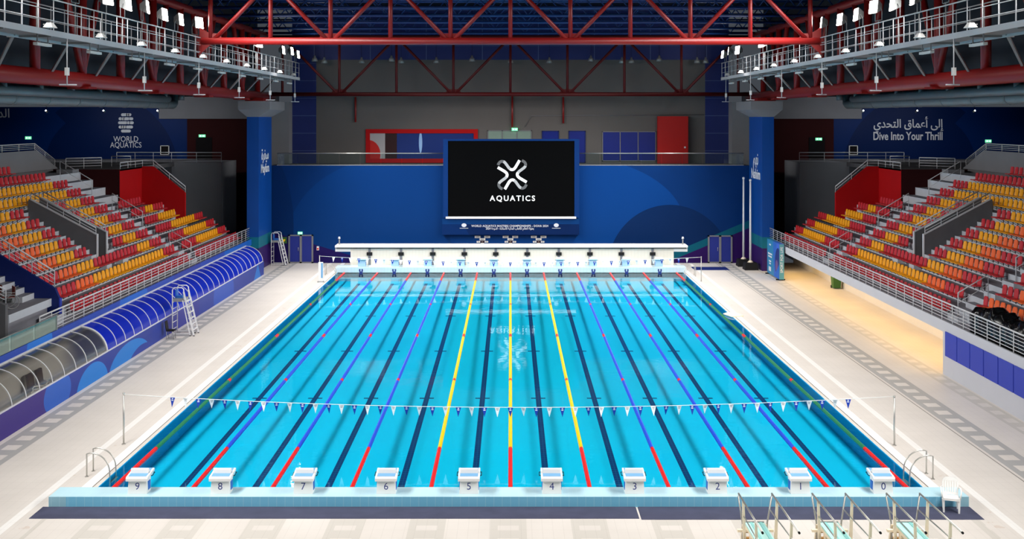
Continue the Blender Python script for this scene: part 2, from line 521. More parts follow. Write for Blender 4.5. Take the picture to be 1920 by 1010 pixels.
for k, px in enumerate((693, 752, 811.6, 870.7, 929.5, 988.6, 1047.8, 1106, 1165, 1223.5)):
    X = (px - VX) * 87.75 / F
    if slot is None:
        b = MB(); b.box(-.09, .09, 87.70, 87.78, .42, 1.70)
        slot = b.build('joint_post', M['frame_grey'], end_wall); slot['label'] = 'dark grey post between white tiled panels'; ob = slot
        b = MB(); b.box(-.21, .21, 87.62, 87.74, 1.16, 1.40); br = b.build('clamp', M['black'], slot)
    else:
        ob = slot.copy(); COL.objects.link(ob); ob.parent = end_wall
        c = br.copy(); COL.objects.link(c); c.parent = ob
    ob.location.x = X
# touch marks on the pool end wall under each block
for k in range(10):
    X = -11.25 + 2.5 * k
    b = MB(); b.box(X - .15, X - .04, 86.285, 86.31, .12, .3); b.box(X + .04, X + .15, 86.285, 86.31, .12, .3); b.box(X - .12, X + .12, 86.288, 86.31, -.1, .12)
    b.build('touch_mark', M['ink'], end_wall)

# ---- far wall
FW = 92.0
far_mat = circles_mat('far_wall_mural', (0, 44, 100), [
    ('xz', -9.5, 1.5, 8.5, 7.0, (0, 50, 110)), ('xz', 4.5, 3.0, 9.5, 5.6, (0, 56, 122)), ('xz', 12.8, -0.5, 5.0, 5.2, (0, 34, 80)),
    ('xz', -21.0, 3.0, 3.6, 7.0, (0, 38, 88)),
    ('half', 'x', -0.42, 'z', 1.0, -4.6, (6, 84, 104)), ('half', 'x', -0.42, 'z', 1.0, -5.2, (42, 16, 82)),
    ('half', 'x', 0.30, 'z', 1.0, -3.2, (30, 18, 84))], spec=0.12)
b = MB()
b.box(-19.4, 19.4, FW, FW + 0.3, 0, 7.85)
fw = struct(b, 'wall_far', far_mat)
b = MB(); b.box(-19.4, 19.4, FW + 0.3, 97.2, 7.55, 7.83); struct(b, 'floor_balcony', M['dark_concrete'])
def door(name, px0, px1, z1):
    x0 = (px0 - VX) * FW / F; x1 = (px1 - VX) * FW / F
    xm = (x0 + x1) / 2
    b = MB()
    for a0, a1 in ((x0, x0 + .13), (xm - .09, xm + .09), (x1 - .13, x1)): b.box(a0, a1, FW - .08, FW + .02, .03, z1)
    b.box(x0, x1, FW - .08, FW + .02, z1 - .1, z1); b.box(x0, x1, FW - .08, FW + .02, .03, .14)
    d = struct(b, name, M['frame_grey'])
    b = MB(); b.box(x0 + .13, xm - .09, FW - .04, FW - .005, .14, z1 - .1); b.build('door_leaf', M['door_blue'], d)
    b = MB(); b.box(xm + .09, x1 - .13, FW - .04, FW - .005, .14, z1 - .1); b.build('door_leaf', M['door_blue'], d)
    b = MB(); b.tube([(xm - .2, FW - .09, 1.0), (xm - .2, FW - .09, 1.3)], .02, 6); b.build('door_handle', M['steel'], d)
    return d
door('door_1', 541, 587.5, 2.3)
door('door_2', 1327, 1373, 2.25)
# balcony glass balustrade: runs each side of the screen
for x0, x1, lab in ((-18.75, -5.4, 'clear glass balcony balustrade between canopy-side column and screen'),
                    (5.55, 18.75, 'clear glass balcony balustrade between screen and panel-side column')):
    t = thing('glass_balustrade', lab, 'railing', (0, FW + .12, 7.85))
    n = 8; w = (x1 - x0) / n
    for k in range(n):
        b = MB(); b.box(x0 + k * w + .03, x0 + (k + 1) * w - .03, -.008, .008, 0.0, .95); b.build('glass_pane', M['glass'], t)
    b = MB(); b.tube([(x0, 0, .98), (x1, 0, .98)], .035, 8); b.build('top_rail', M['steel'], t)
    b = MB(); b.box(x0, x1, -.06, .06, -.02, .06); b.build('base_channel', M['galv'], t)

# ---- upper back wall
BW = 97.0
def bx(px): return (px - VX) * BW / F
def bz(py): return CAMZ - (py - HY) * BW / F
b = MB()
b.box(bx(593), bx(1322), BW, BW + .4, 7.5, bz(112))
ub = struct(b, 'wall_back', mat('back_wall_paint', (102, 99, 98), .85, 0, .15, .06, .7))
def panel_wall_mat():
    m, n, p = new_mat('navy_wall_panels')
    x, y, z = n.pos()
    k = n.lt(n.mod(z, 1.48), 0.035)
    k2 = n.mul(n.lt(n.mod(n.add(x, 2.4), 4.74), 0.05), n.gt(z, 16.5))
    f = n.noise(.5, 2)
    c = n.mix(f, lin((10, 28, 92)), lin((16, 38, 112)))
    c = n.mix(n.mul(n.mx(k, k2), .6), c, lin((110, 130, 170)))
    n.t.links.new(c, p.inputs['Base Color']); p.inputs['Roughness'].default_value = .55
    return m
M['navy_panels'] = panel_wall_mat()
b = MB()
b.box(bx(548), bx(593), BW - .05, BW + .4, 7.5, 21); b.box(bx(1322), bx(1366), BW - .05, BW + .4, 7.5, 21)
b.box(bx(548), bx(1366), BW - .02, BW + .4, bz(112), 21)
struct(b, 'wall_back_panels', M['navy_panels'])
b = MB()
for s in (-1, 1): b.box(s * 18.45, s * 20.4, BW - 1.5, BW + .4, 7.5, 13.0)
struct(b, 'wall_back_corners', M['grey_wall'])
# openings on the balcony level
def pane_set(name, px0, px1, py0, py1, n, m, fm, label=None):
    x0, x1, z0, z1 = bx(px0), bx(px1), bz(py1), bz(py0)
    b = MB(); t = .07
    b.box(x0, x1, BW - .06, BW, z0, z0 + t); b.box(x0, x1, BW - .06, BW, z1 - t, z1)
    w = (x1 - x0) / n
    for k in range(n + 1):
        xa = x0 + k * w - (t / 2 if 0 < k < n else (0 if k == 0 else t)); b.box(xa, xa + t, BW - .06, BW, z0, z1)
    o = struct(b, name, fm)
    for k in range(n):
        b = MB(); b.box(x0 + k * w + t / 2, x0 + (k + 1) * w - t / 2, BW - .03, BW - .005, z0 + t, z1 - t); b.build('pane', m, o)
    return o
M['pale_pane'] = mat('pale_translucent_pane', (128, 150, 140), .3, 0, .5, .1, .8)
M['blue_pane'] = mat('deep_blue_pane', (16, 36, 130), .3, 0, .5, .06, .8)
pane_set('window_1', 914, 997, 244, 262, 3, M['pale_pane'], M['frame_grey'])
pane_set('window_2', 1129, 1230, 246, 302, 3, M['blue_pane'], M['frame_grey'])
pane_set('window_3', 1016, 1048, 245, 305, 1, M['blue_pane'], M['navy'])
pane_set('window_4', 1066, 1098, 245, 305, 1, M['blue_pane'], M['navy'])
# red framed opening into a lit room
x0, x1, z0, z1 = bx(686), bx(896), bz(305), bz(242)
b = MB()
for a in ((x0, x1, z0, z0 + .35), (x0, x1, z1 - .35, z1), (x0, x0 + .35, z0 + .35, z1 - .35), (x1 - .35, x1, z0 + .35, z1 - .35)):
    b.box(a[0], a[1], BW - .1, BW + .05, a[2], a[3])
w5 = struct(b, 'window_5', M['red_wall'])
room = circles_mat('shop_interior_print', (12, 44, 118), [('half', 'x', 1.0, 'z', 0.0, -9.6, (44, 12, 16)), ('half', 'x', 1.0, 'z', .0, -10.6, (170, 168, 172)),
                                                       ('xz', -12.0, 8.6, 1.0, 1.2, (190, 30, 26)), ('half', 'x', 0.0, 'z', 1.0, 8.2, (120, 84, 40)),
                                                       ('xz', -7.6, 9.6, .14, .9, (150, 190, 240)), ('xz', -3.4, 10.6, 1.4, .12, (210, 220, 240))])
b = MB(); b.box(x0 + .35, x1 - .35, BW - .03, BW - .01, z0 + .35, z1 - .35); b.build('pane', room, w5)
# red cupboard on the balcony
t = thing('storage_cupboard', 'tall red cupboard on the balcony beside the blue panes', 'cupboard', ((1262 - VX) * 96.4 / F, 96.4, 7.83))
b = MB(); b.box(-1.28, 1.28, 0, .55, 0, 3.98); b.build('body', M['cupboard_red'], t)
b = MB(); b.box(-1.24, 1.24, -.03, 0, .06, 3.92); dd = b.build('door', M['cupboard_red'], t)
b = MB(); b.box(.92, 1.06, -.06, -.03, 1.3, 1.44); b.build('handle', M['letter'], dd)
# dark pipes down the back wall
for px, y0, y1, lab in ((667, 182, 229, 'dark red drop pipe above red framed opening'), (960.5, 180, 238, 'dark red drop pipe above lit exit sign'), (1056, 182, 231, 'dark red drop pipe above small blue panels')):
    b = MB(); b.tube([(0, 0, 0), (0, 0, bz(y0) - bz(y1))], .08, 8)
    tag(b.build('drop_pipe', M['red_steel'], loc=(bx(px), BW - .16, bz(y1))), lab, 'pipe')
# thin conduits
b = MB(); b.tube([(bx(984), BW - .035, bz(238)), (bx(996), BW - .035, bz(217)), (bx(1321), BW - .035, bz(215))], .03, 6)
tag(b.build('conduit', M['frame_grey']), 'thin grey conduit running along the grey back wall', 'conduit')
# exit signs
def exit_sign(loc, w, h, label):
    t = thing('exit_sign', label, 'sign', loc)
    b = MB(); b.box(-w / 2, w / 2, -.05, .05, 0, h); b.build('case', M['exit_green'], t)
    b = MB()                        # running figure and arrow
    b.box(-w * .28, -w * .18, -.058, -.05, h * .25, h * .75); b.box(-w * .33, -w * .12, -.058, -.05, h * .45, h * .58)
    b.extrude([(w * .05, h * .4), (w * .25, h * .4), (w * .25, h * .22), (w * .4, h * .5), (w * .25, h * .78), (w * .25, h * .6), (w * .05, h * .6)], 'y', -.058, -.05)
    b.build('pictogram', M['exit_white'], t)
    return t
exit_sign((bx(965), BW - .2, bz(245)), .5, .24, 'lit green exit sign above the pale panes on the back wall')
exit_sign(((563 - VX) * FW / F, FW - .06, 2.34), .36, .2, 'lit green exit sign above the canopy-side double door')
exit_sign(pt(379, 257, 98.84), .55, .22, 'lit green exit sign on maroon wall behind canopy-side stand')
exit_sign(pt(1535, 263, 98.84), .55, .22, 'lit green exit sign on maroon wall behind panel-side stand')
exit_sign(pt(53, 261, 98.95), .5, .24, 'lit green exit sign on blue mural above canopy-side top rail')
exit_sign(pt(1853, 267, 98.95), .5, .24, 'lit green exit sign on blue mural above panel-side top rail')

# ---- columns
def column(s):
    cm = circles_mat('column_mural', (4, 70, 150), [('half', 'x', 0, 'z', 1.0, 2.6, (14, 108, 128)), ('half', 'x', 0, 'z', 1.0, 1.75, (48, 22, 96))])
    b = MB(); b.box(19.15, 20.05, 87.2, 91.9, 0.03, 11.75)
    o = struct(b, 'pillar_west' if s < 0 else 'pillar_east', cm, flip=s < 0)
    b = MB()
    lo = [(19.15, 87.2, 11.75), (20.05, 87.2, 11.75), (20.05, 91.9, 11.75), (19.15, 91.9, 11.75)]
    hi = [(18.2, 86.7, 12.3), (20.6, 86.7, 12.3), (20.6, 92.4, 12.3), (18.2, 92.4, 12.3)]
    b.prism(lo, hi); b.box(18.2, 20.6, 86.7, 92.4, 12.3, 12.95)
    b.build('capital', M['grey_wall'], o, flip=s < 0)
    return o
pw = column(-1); pe = column(1)
M['letter_b'] = mat('bright_lettering', (232, 236, 244), .6, 0, .2, 0)
# painted names on the pool-facing column faces (the figures below them are left out)
text('lettering', 'Mayfara', .95, M['letter_b'], pw, (-19.13, 89.4, 7.45), (0, 1, 0), bold=.02, sx=1.0)
text('lettering', '\uFE93\uFEAE\uFED4\uFEF4\uFEE3', 1.2, M['letter_b'], pw, (-19.13, 89.4, 8.45), (0, 1, 0), bold=.02)
text('lettering', 'Nahim', 1.1, M['letter_b'], pe, (19.13, 89.4, 6.95), (0, -1, 0), bold=.02, sx=1.1)
text('lettering', '\uFEE2\uFEEC\uFEE7', 1.35, M['letter_b'], pe, (19.13, 89.4, 8.05), (0, -1, 0), bold=.02)

# ---- wing walls behind the stands, side walls, roofs
def wing_mat(s):
    return circles_mat('wing_mural', (0, 38, 98), [
        ('xz', s * 35.2, 6.5, 6.6, 7.2, (0, 28, 78)), ('half', 'x', -s * 1.0, 'z', 1.0, -27.2, (0, 38, 98)),
        ('half', 'x', s * 0.9, 'z', 1.0, 30.5, (2, 60, 128)), ('xz', s * 34.6, 7.6, 5.6, 4.9, (0, 28, 78)), ('half', 'x', s * 1.0, 'z', .4, 30.2, (0, 44, 106))], spec=.1)
WY = 99.0
wings = {}
for s in (-1, 1):
    b = MB(); b.box(27.9, 47, WY, WY + .3, 6.5, 12.62)
    wings[s] = struct(b, 'wall_wing_west' if s < 0 else 'wall_wing_east', wing_mat(s), flip=s < 0)
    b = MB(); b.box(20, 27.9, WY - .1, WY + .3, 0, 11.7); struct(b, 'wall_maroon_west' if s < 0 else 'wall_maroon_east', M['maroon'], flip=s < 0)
    b = MB(); b.box(20.05, 30.2, WY - .5, WY + .4, 11.6, 13.9); struct(b, 'beam_west' if s < 0 else 'beam_east', M['grey_wall'], flip=s < 0)
    b = MB(); b.box(46.6, 47, 20, WY, -1, 13.4); struct(b, 'wall_west' if s < 0 else 'wall_east', M['navy'], flip=s < 0)
    b = MB(); b.box(21.6, 47, 20, WY + .3, 13.5, 13.9); struct(b, 'ceiling_west' if s < 0 else 'ceiling_east', M['roof'], flip=s < 0)
    b = MB(); b.box(21.4, 21.7, 20, BW, 13.6, 21.2); struct(b, 'wall_clerestory_west' if s < 0 else 'wall_clerestory_east', M['slate'], flip=s < 0)
    # door in the maroon wall
    x0 = (1517 - VX) * 98.8 / F; x1 = (1547 - VX) * 98.8 / F
    b = MB(); b.box(x0, x1, WY - .16, WY - .1, 8.0, 10.0); struct(b, 'door_3' if s < 0 else 'door_4', M['dark'], flip=s < 0)
b = MB(); b.box(-21.7, 21.7, 20, BW + .3, 20.9, 21.2)
struct(b, 'ceiling', M['roof'])
b = MB(); b.box(bx(740) * .8, bx(1250) * .8, 77.0, 77.9, 20.78, 20.88)
struct(b, 'window_6', M['skylight'])
# mural lettering
text('lettering', 'Dive Into Your Thrill', .98, M['letter'], wings[1], ((1702.5 - VX) * 98.95 / F, 98.97, CAMZ - (262 - HY) * 98.95 / F), (1, 0, 0), bold=.018, sx=.72)
text('lettering', '\uFEF1\uFEAA\uFEA4\uFE98\uFEDF\uFE8D \uFED5\uFE8E\uFEE4\uFECB\uFE83 \uFEF0\uFEDF\uFE87', 1.0, M['letter'], wings[1], ((1703 - VX) * 98.95 / F, 98.97, CAMZ - (239 - HY) * 98.95 / F), (1, 0, 0), bold=.016, sx=.86)
text('lettering', 'WORLD', .68, M['letter'], wings[-1], ((236 - VX) * 98.95 / F, 98.97, CAMZ - (265.5 - HY) * 98.95 / F), (1, 0, 0), bold=.004, sx=.86)
text('lettering', 'AQUATICS', .68, M['letter'], wings[-1], ((236 - VX) * 98.95 / F, 98.97, CAMZ - (276.5 - HY) * 98.95 / F), (1, 0, 0), bold=.004, sx=.82)
text('lettering', '\uFEAA\uFEDF\uFE8D', 1.05, M['letter'], wings[-1], ((7 - VX) * 98.95 / F, 98.97, CAMZ - (220 - HY) * 98.95 / F), (1, 0, 0), bold=.012)
def capsule(b, x0, x1, z, r, y0, y1, mi=0, n=6):
    pts = [(x1 + r * math.sin(PI * k / n), z + r * math.cos(PI * k / n)) for k in range(n + 1)] + [(x0 - r * math.sin(PI * k / n), z - r * math.cos(PI * k / n)) for k in range(n + 1)]
    b.extrude(pts[::-1], 'y', y0, y1, mi)
b = MB()
for py, segs in ((215, ((229.5, 236), (239, 239.5), (243, 243.5))), (222.5, ((225, 226), (230, 230.5), (234, 240), (244, 247))), (230, ((224, 236), (240, 241), (245, 248))),
                 (238, ((225, 226), (229.5, 230), (233.5, 234), (238, 246.5))), (245.5, ((229.5, 242.5),))):
    for a, c in segs:
        capsule(b, (a - VX) * 98.95 / F, (c - VX) * 98.95 / F, CAMZ - (py - HY) * 98.95 / F, .125, 98.95, 98.99)
b.build('emblem', M['letter'], wings[-1])

# ================================================================= STANDS
PITCH, RISE = 0.86, 0.52
def R(k): return 21.1 + PITCH * (k - 1)            # riser behind row k
def Fz(k): return 2.2 + RISE * (k - 1)             # floor of row k
def row_x0(k): return 19.8 if k == 1 else R(k - 1)
def terrace(b, y0, y1, ks, back):
    for k in ks:
        z0 = max(1.9, Fz(k) - 1.3)
        x1 = R(k) if k != ks[-1] else back
        b.box(row_x0(k), x1, y0, y1, z0, Fz(k), 1, top=0)
for s in (-1, 1):
    fl = s < 0
    nm = 'west' if fl else 'east'
    b = MB()
    terrace(b, 84.0, 88.6, range(1, 5), 24.3)
    terrace(b, 79.2, 84.0, range(1, 8), 27.0)
    terrace(b, 66.1, 79.2, range(1, 13), 31.6)
    terrace(b, 64.5, 66.1, range(1, 4), 23.3)
    b.box(23.3, 27.12, 64.5, 66.1, 1.9, 3.3, 1, top=0)
    terrace(b, 64.5, 66.1, range(9, 13), 31.6)
    terrace(b, 53.4 if fl else 38.0, 64.5, range(1, 13), 31.6)
    if fl: b.box(19.8, 34, 38, 53.4, 1.9, 2.2, 1, top=0)
    stand = struct(b, 'floor_stand_' + nm, [M['tread'], M['riser']], flip=fl)
    # steps: half steps in each aisle, children of the stand
    def aisle_steps(y0, y1, k0, k1):
        b = MB()
        for k in range(k0, k1):
            b.box(R(k) - .43, R(k) + .02, y0, y1, Fz(k) - .02, Fz(k) + RISE / 2, 1, top=0)
        b.build('aisle_steps', [M['tread'], M['riser']], stand, flip=fl)
    aisle_steps(74.35, 75.65, 1, 10)
    aisle_steps(66.25, 67.2, 3, 8)
    aisle_steps(63.6, 64.4, 3, 8)
    if not fl: aisle_steps(52.95, 54.2, 1, 9)
    # vomitory walls
    b = MB()
    for y0, y1 in ((66.0, 66.16), (64.48, 64.64)):
        zt0, zt1 = 5.1, 5.1 + .53 * 3.7
        b.extrude([(23.3, 2.6), (27.12, 2.6), (27.12, zt1 + .03), (27.0, zt1), (23.3, zt0)], 'y', y0, y1)
    vom = struct(b, 'wall_vomitory_' + nm, M['dark_concrete'], flip=fl)
    b = MB(); b.box(27.08, 27.13, 64.6, 66.0, 3.3, Fz(9) - .02); b.build('opening', M['dark'], vom, flip=fl)  # flat dark sheet painted in for the shade inside the passage
    b = MB()
    for y in (66.08, 64.56):
        b.bar((23.3, y, 5.12), (27.0, y, 5.12 + .53 * 3.7), .2, .05)
        b.box(23.24, 23.3, y - .1, y + .1, 3.76, 5.14)
    b.build('coping', M['rail_grey'], vom, flip=fl)
    # front fascia
    b = MB(); b.box(19.7, 19.8, 38 if not fl else 38, 88.6, 2.0, 2.45)
    struct(b, 'trim_fascia_' + nm, M['fascia'] if s > 0 else M['panel_blue'], flip=fl)
    # red corner block at the concourse, its unlit side's shade painted in as maroon
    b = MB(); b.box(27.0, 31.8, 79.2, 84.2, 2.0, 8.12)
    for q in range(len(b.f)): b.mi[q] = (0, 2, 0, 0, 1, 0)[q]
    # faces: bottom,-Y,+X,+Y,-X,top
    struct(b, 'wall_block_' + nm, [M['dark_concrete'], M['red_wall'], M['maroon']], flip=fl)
    b = MB(); b.extrude([(27.0, 2.0), (27.0, 8.12), (26.2, 8.12), (23.85, 6.2), (23.85, 2.0)], 'y', 84.0, 84.25)
    struct(b, 'wall_stair_' + nm, M['red_wall'], flip=fl)
    b = MB(); b.box(27.0, 46.6, 84.25, WY, 7.8, 8.12); b.box(31.6, 46.6, 20, 84.25, 7.8, 8.12); b.box(27, 31.8, 79.25, 84.25, 8.0, 8.13)
    struct(b, 'floor_concourse_' + nm, M['dark_concrete'], flip=fl)
    b = MB(); pts = [(23.2, 92.0), (27.2, 92.0), (29.4, 93.4), (30.4, 96), (30.4, 97), (23.2, 97)]
    b.prism([(x, y, 0.0) for x, y in pts], [(x, y, 8.1) for x, y in pts])
    struct(b, 'wall_concourse_' + nm, M['grey_wall'], flip=fl)
    b = MB(); b.box(20.3, 26.0, 88.6, 92.0, 2.0, 2.2); b.box(20.05, 23.2, 88.6, WY, 1.9, 2.15); struct(b, 'floor_landing_' + nm, M['dark'], flip=fl)
    # door jamb block beside the maroon-shaded face and parapet of the upper stair
    b = MB(); b.box(29.8, 30.9, 78.0, 79.15, 6.5, 8.15); struct(b, 'wall_jamb_' + nm, M['grey_wall'], flip=fl)
    b = MB(); b.extrude([(66.0 - 30, 7.0), (80.4, 7.0), (80.4, 8.15), (76.8, 9.5), (66.0 - 30, 9.5)], 'x', 31.75, 32.0)
    struct(b, 'wall_parapet_' + nm, M['grey_wall'], flip=fl)

# ---- stand front railings
def guard_rail(name, label, pts_fn, y0, y1, step, h, nrails, parent_loc, flip, r=.03, m='rail_grey', cat='railing'):
    pass
def path_rail(label, pts, h, nrails, step, m, flip=False, r=.028, name='guard_rail', vertical_ends=True):
    """railing along base points pts; posts about every step metres"""
    base = Vector(pts[0])
    if flip: base.x = -base.x
    t = thing(name, label, 'railing', base)
    P = [Vector((-p[0], p[1], p[2]) if flip else p) - base for p in pts]
    up = Vector((0, 0, h))
    b = MB(); b.tube([p + up for p in P], r * 1.25, 6); b.build('top_rail', m, t)
    for k in range(1, nrails):
        b = MB(); b.tube([p + up * (k / nrails) for p in P], r * .6, 5); b.build('mid_rail', m, t)
    proto = None
    for a, c in zip(P, P[1:]):
        L = (c - a).length; n = max(1, round(L / step))
        for k in range(n + (1 if c == P[-1] else 0)):
            q = a + (c - a) * (k / n)
            if proto is None:
                b = MB(); b.tube([(0, 0, 0), (0, 0, h)], r * .8, 6); proto = b.build('post', m, t); proto.location = q
            else:
                o = proto.copy(); COL.objects.link(o); o.parent = t; o.location = q
    return t
RG = M['rail_grey']
path_rail('long pale railing along the front edge of the panel-side stand', [(19.75, 87.3, 2.45), (19.75, 40, 2.45)], .85, 6, 1.25, RG)
path_rail('long pale railing along the front edge of the canopy-side stand', [(19.88, 87.3, 2.2), (19.88, 48.4, 2.2)], 1.08, 7, 1.25, RG, flip=True)
for s in (-1, 1):
    fl = s < 0; S = SIDE[s]
    path_rail(f'pale rail along concourse edge behind the {S} red wall', [(23.2, 92.0, 8.1), (27.2, 92.0, 8.1), (31.6, 92.0, 8.1)], .8, 3, 1.7, RG, fl)
    path_rail(f'sloping pale rail on top of the {S} red wall', [(27.0, 79.3, 8.12), (27.0, 84.1, 8.12), (26.2, 84.1, 8.12), (23.85, 84.1, 6.2)], .45, 2, 1.6, RG, fl)
    path_rail(f'short pale rail above maroon-shaded wall nearest to {S} jamb', [(28.9, 81, 8.12), (30.8, 79.4, 8.12)], .75, 4, 1.3, RG, fl)
    path_rail(f'short pale rail above the middle of {S} maroon-shaded wall', [(27.8, 83.9, 8.12), (29.2, 83.9, 8.12)], .75, 4, 1.3, RG, fl)
    path_rail(f'pale rail on sloped parapet behind the {S} top seats', [(31.88, 80.2, 8.3), (31.88, 76.8, 9.5), (31.88, 62.0, 9.5)], .45, 4, 2.4, RG, fl)
    path_rail(f'sloping rail on far wall of {S} stairwell opening', [(23.35, 66.08, 5.14), (27.0, 66.08, 7.10)], .35, 2, 1.1, RG, fl)
    path_rail(f'sloping rail on near wall of {S} stairwell opening', [(23.35, 64.56, 5.14), (27.0, 64.56, 7.10)], .35, 2, 1.1, RG, fl)
    path_rail(f'small pale guard in front of yellow seats above {S} stairwell', [(27.2, 66.0, 6.36), (27.2, 64.6, 6.36)], .6, 5, .7, M['beige'], fl)
    # aisle handrails (inverted U, sloping)
    def aisle_rail(x0, x1, y, label):
        z0 = Fz(1) + (x0 - 20.3) / PITCH * RISE; z1 = Fz(1) + (x1 - 20.3) / PITCH * RISE
        base = Vector((s * x0, y, z0)); t = thing('aisle_handrail', label, 'handrail', base)
        q = Vector((s * (x1 - x0), 0, z1 - z0)); up = Vector((0, 0, .95))
        b = MB(); b.tube([(0, 0, -.25), up, q + up, q - Vector((0, 0, .25))], .03, 6); b.build('rail_loop', RG, t)
        b = MB(); b.tube([up * .5, q + up * .5], .018, 5); b.build('mid_rail', RG, t)
    aisle_rail(20.9, 22.3, 75.0, f'lowest sloping handrail in the far aisle of {S} stand')
    aisle_rail(24.2, 26.2, 75.4, f'middle sloping handrail in the far aisle of {S} stand')
    aisle_rail(27.6, 29.7, 75.6, f'upper handrail beside the maroon-shaded wall of {S} stand')
    if s > 0:
        aisle_rail(20.9, 22.3, 53.5, 'lowest sloping handrail in the near aisle above blue panels')
        aisle_rail(23.6, 25.0, 53.5, 'higher sloping handrail in the near aisle above blue panels')

# ---- seats
def seat_shell():
    b = MB()
    W_, H_ = .225, .41
    def back(u, v, off):
        yy = (u - .5) * 2 * W_ * (1 - .28 * max(0, (v - .72) / .28) ** 2 - .12 * max(0, (.15 - v) / .15))
        zz = .40 + v * H_
        xx = .03 + .05 * (v - .2) - .035 * (1 - (2 * u - 1) ** 2) * 0 + .045 * (1 - (2 * u - 1) ** 2)
        return (xx + off, yy, zz)
    b.grid(lambda u, v: back(u, v, 0), 4, 4)
    b.grid(lambda u, v: back(1 - u, v, .035), 4, 4)
    for a, c in (((0, 0), (0, 1)), ((0, 1), (1, 1)), ((1, 1), (1, 0))):
        for k in range(4):
            p = [(a[0] + (c[0] - a[0]) * t, a[1] + (c[1] - a[1]) * t) for t in (k / 4, (k + 1) / 4)]
            b.poly([back(*p[0], 0), back(*p[0], .035), back(*p[1], .035), back(*p[1], 0)])
    return b
def seat_pan():
    b = MB()
    def f(u, v, off):
        return (-.31 + .37 * v, (u - .5) * .47 * (1 - .25 * max(0, (.25 - v) / .25) ** 2), .40 + .03 * (1 - v) + off - .02 * math.sin(PI * v) - .03 * max(0, (.2 - v) / .2))
    b.grid(lambda u, v: f(u, v, 0), 4, 4)
    b.grid(lambda u, v: f(1 - u, v, -.05), 4, 4)
    for a, c in (((0, 0), (1, 0)), ((1, 0), (1, 1)), ((0, 1), (0, 0))):
        for k in range(4):
            p = [(a[0] + (c[0] - a[0]) * t, a[1] + (c[1] - a[1]) * t) for t in (k / 4, (k + 1) / 4)]
            b.poly([f(*p[0], 0), f(*p[0], -.05), f(*p[1], -.05), f(*p[1], 0)])
    return b
def seat_strut():
    b = MB()
    b.bar((.30, 0, .08), (-.20, 0, .36), .022, .022); b.bar((.30, 0, .365), (-.26, 0, .365), .02, .025); b.bar((.30, 0, .05), (.30, 0, .40), .028, .02)
    return b
ROWS = {  # block -> row -> (far end y, pitch, run of colours)
    'far': {1: (87.2, .58, 'R' * 20), 2: (87.2, .58, 'R' * 4 + 'Y' * 10 + 'R' * 6), 3: (87.2, .58, 'R' * 4 + 'Y' * 10 + 'R' * 6), 4: (87.2, .58, 'R' * 4 + 'Y' * 10 + 'R' * 6),
            5: (83.0, .58, 'Y' * 7 + 'R' * 5), 6: (82.9, .58, 'R' * 4 + 'Y' * 3 + 'R' * 5), 7: (80.6, .58, 'R' * 8)},
    'middle': {1: (74.0, .6, 'R' * 33), 2: (74.0, .6, 'R' * 4 + 'Y' * 20 + 'O' * 4 + 'R' * 4), 3: (74.0, .6, 'R' * 4 + 'Y' * 4 + 'R' * 12 + 'Y' * 4 + 'O' * 4 + 'R' * 4),
               9: (74.0, .6, 'R' * 4 + 'Y' * 29), 10: (74.0, .6, 'R' * 4 + 'Y' * 29), 11: (72.6, .6, 'R' * 30), 12: (69.5, .6, 'R' * 25)},
    'stairwell': {k: (74.0, .6, 'RRRRYYYYRRR') for k in range(4, 9)},
    'centre': {k: (63.3, .6, 'RRRYYYYOOOORRRR') for k in range(4, 8)},
    'near': {2: (52.6, .6, 'R' + 'O' * 8), 3: (52.6, .6, 'RRR' + 'O' * 6), 4: (52.6, .6, 'RR' + 'O' * 5)}}
ROWS['centre'][8] = (63.3, .6, 'RRR' + 'Y' * 12)
BLOCKTXT = {'far': 'pillar block', 'middle': 'full-width row', 'stairwell': 'block beyond the stairwell', 'centre': 'block before the stairwell', 'near': 'block by the black bags'}
ANCH = {'far': 'pillar end', 'middle': 'far aisle', 'stairwell': 'far aisle', 'centre': 'stairwell steps', 'near': 'near aisle'}
seats = []
for s in (-1, 1):
    for blk, rows in ROWS.items():
        if blk == 'near' and s < 0: continue
        for k, (yf, pitch, run) in rows.items():
            X = R(k) - .32
            for i, ch in enumerate(run):
                y = yf - pitch * (i + .5)
                if y < F * X / (975 if s > 0 else 969) - .3: continue
                seats.append((y / (1 + .0 * k), s, blk, k, i, ch, X))
seats.sort(key=lambda q: q[0])
CN = {'R': 'red', 'Y': 'yellow', 'O': 'orange'}
CM = {'R': M['seat_red'], 'Y': M['seat_yellow'], 'O': M['seat_orange']}
NBIG = 300
proto = {}
for ch in 'RYO':
    t = thing('stadium_seat', 'seat', 'seat')
    seat_shell().build('backrest', CM[ch], t)
    seat_pan().build('seat_pan', CM[ch], t)
    st = seat_strut().build('strut', M['black'], t); st['label'] = 'thin black steel strut'
    proto[ch] = (t, [False])
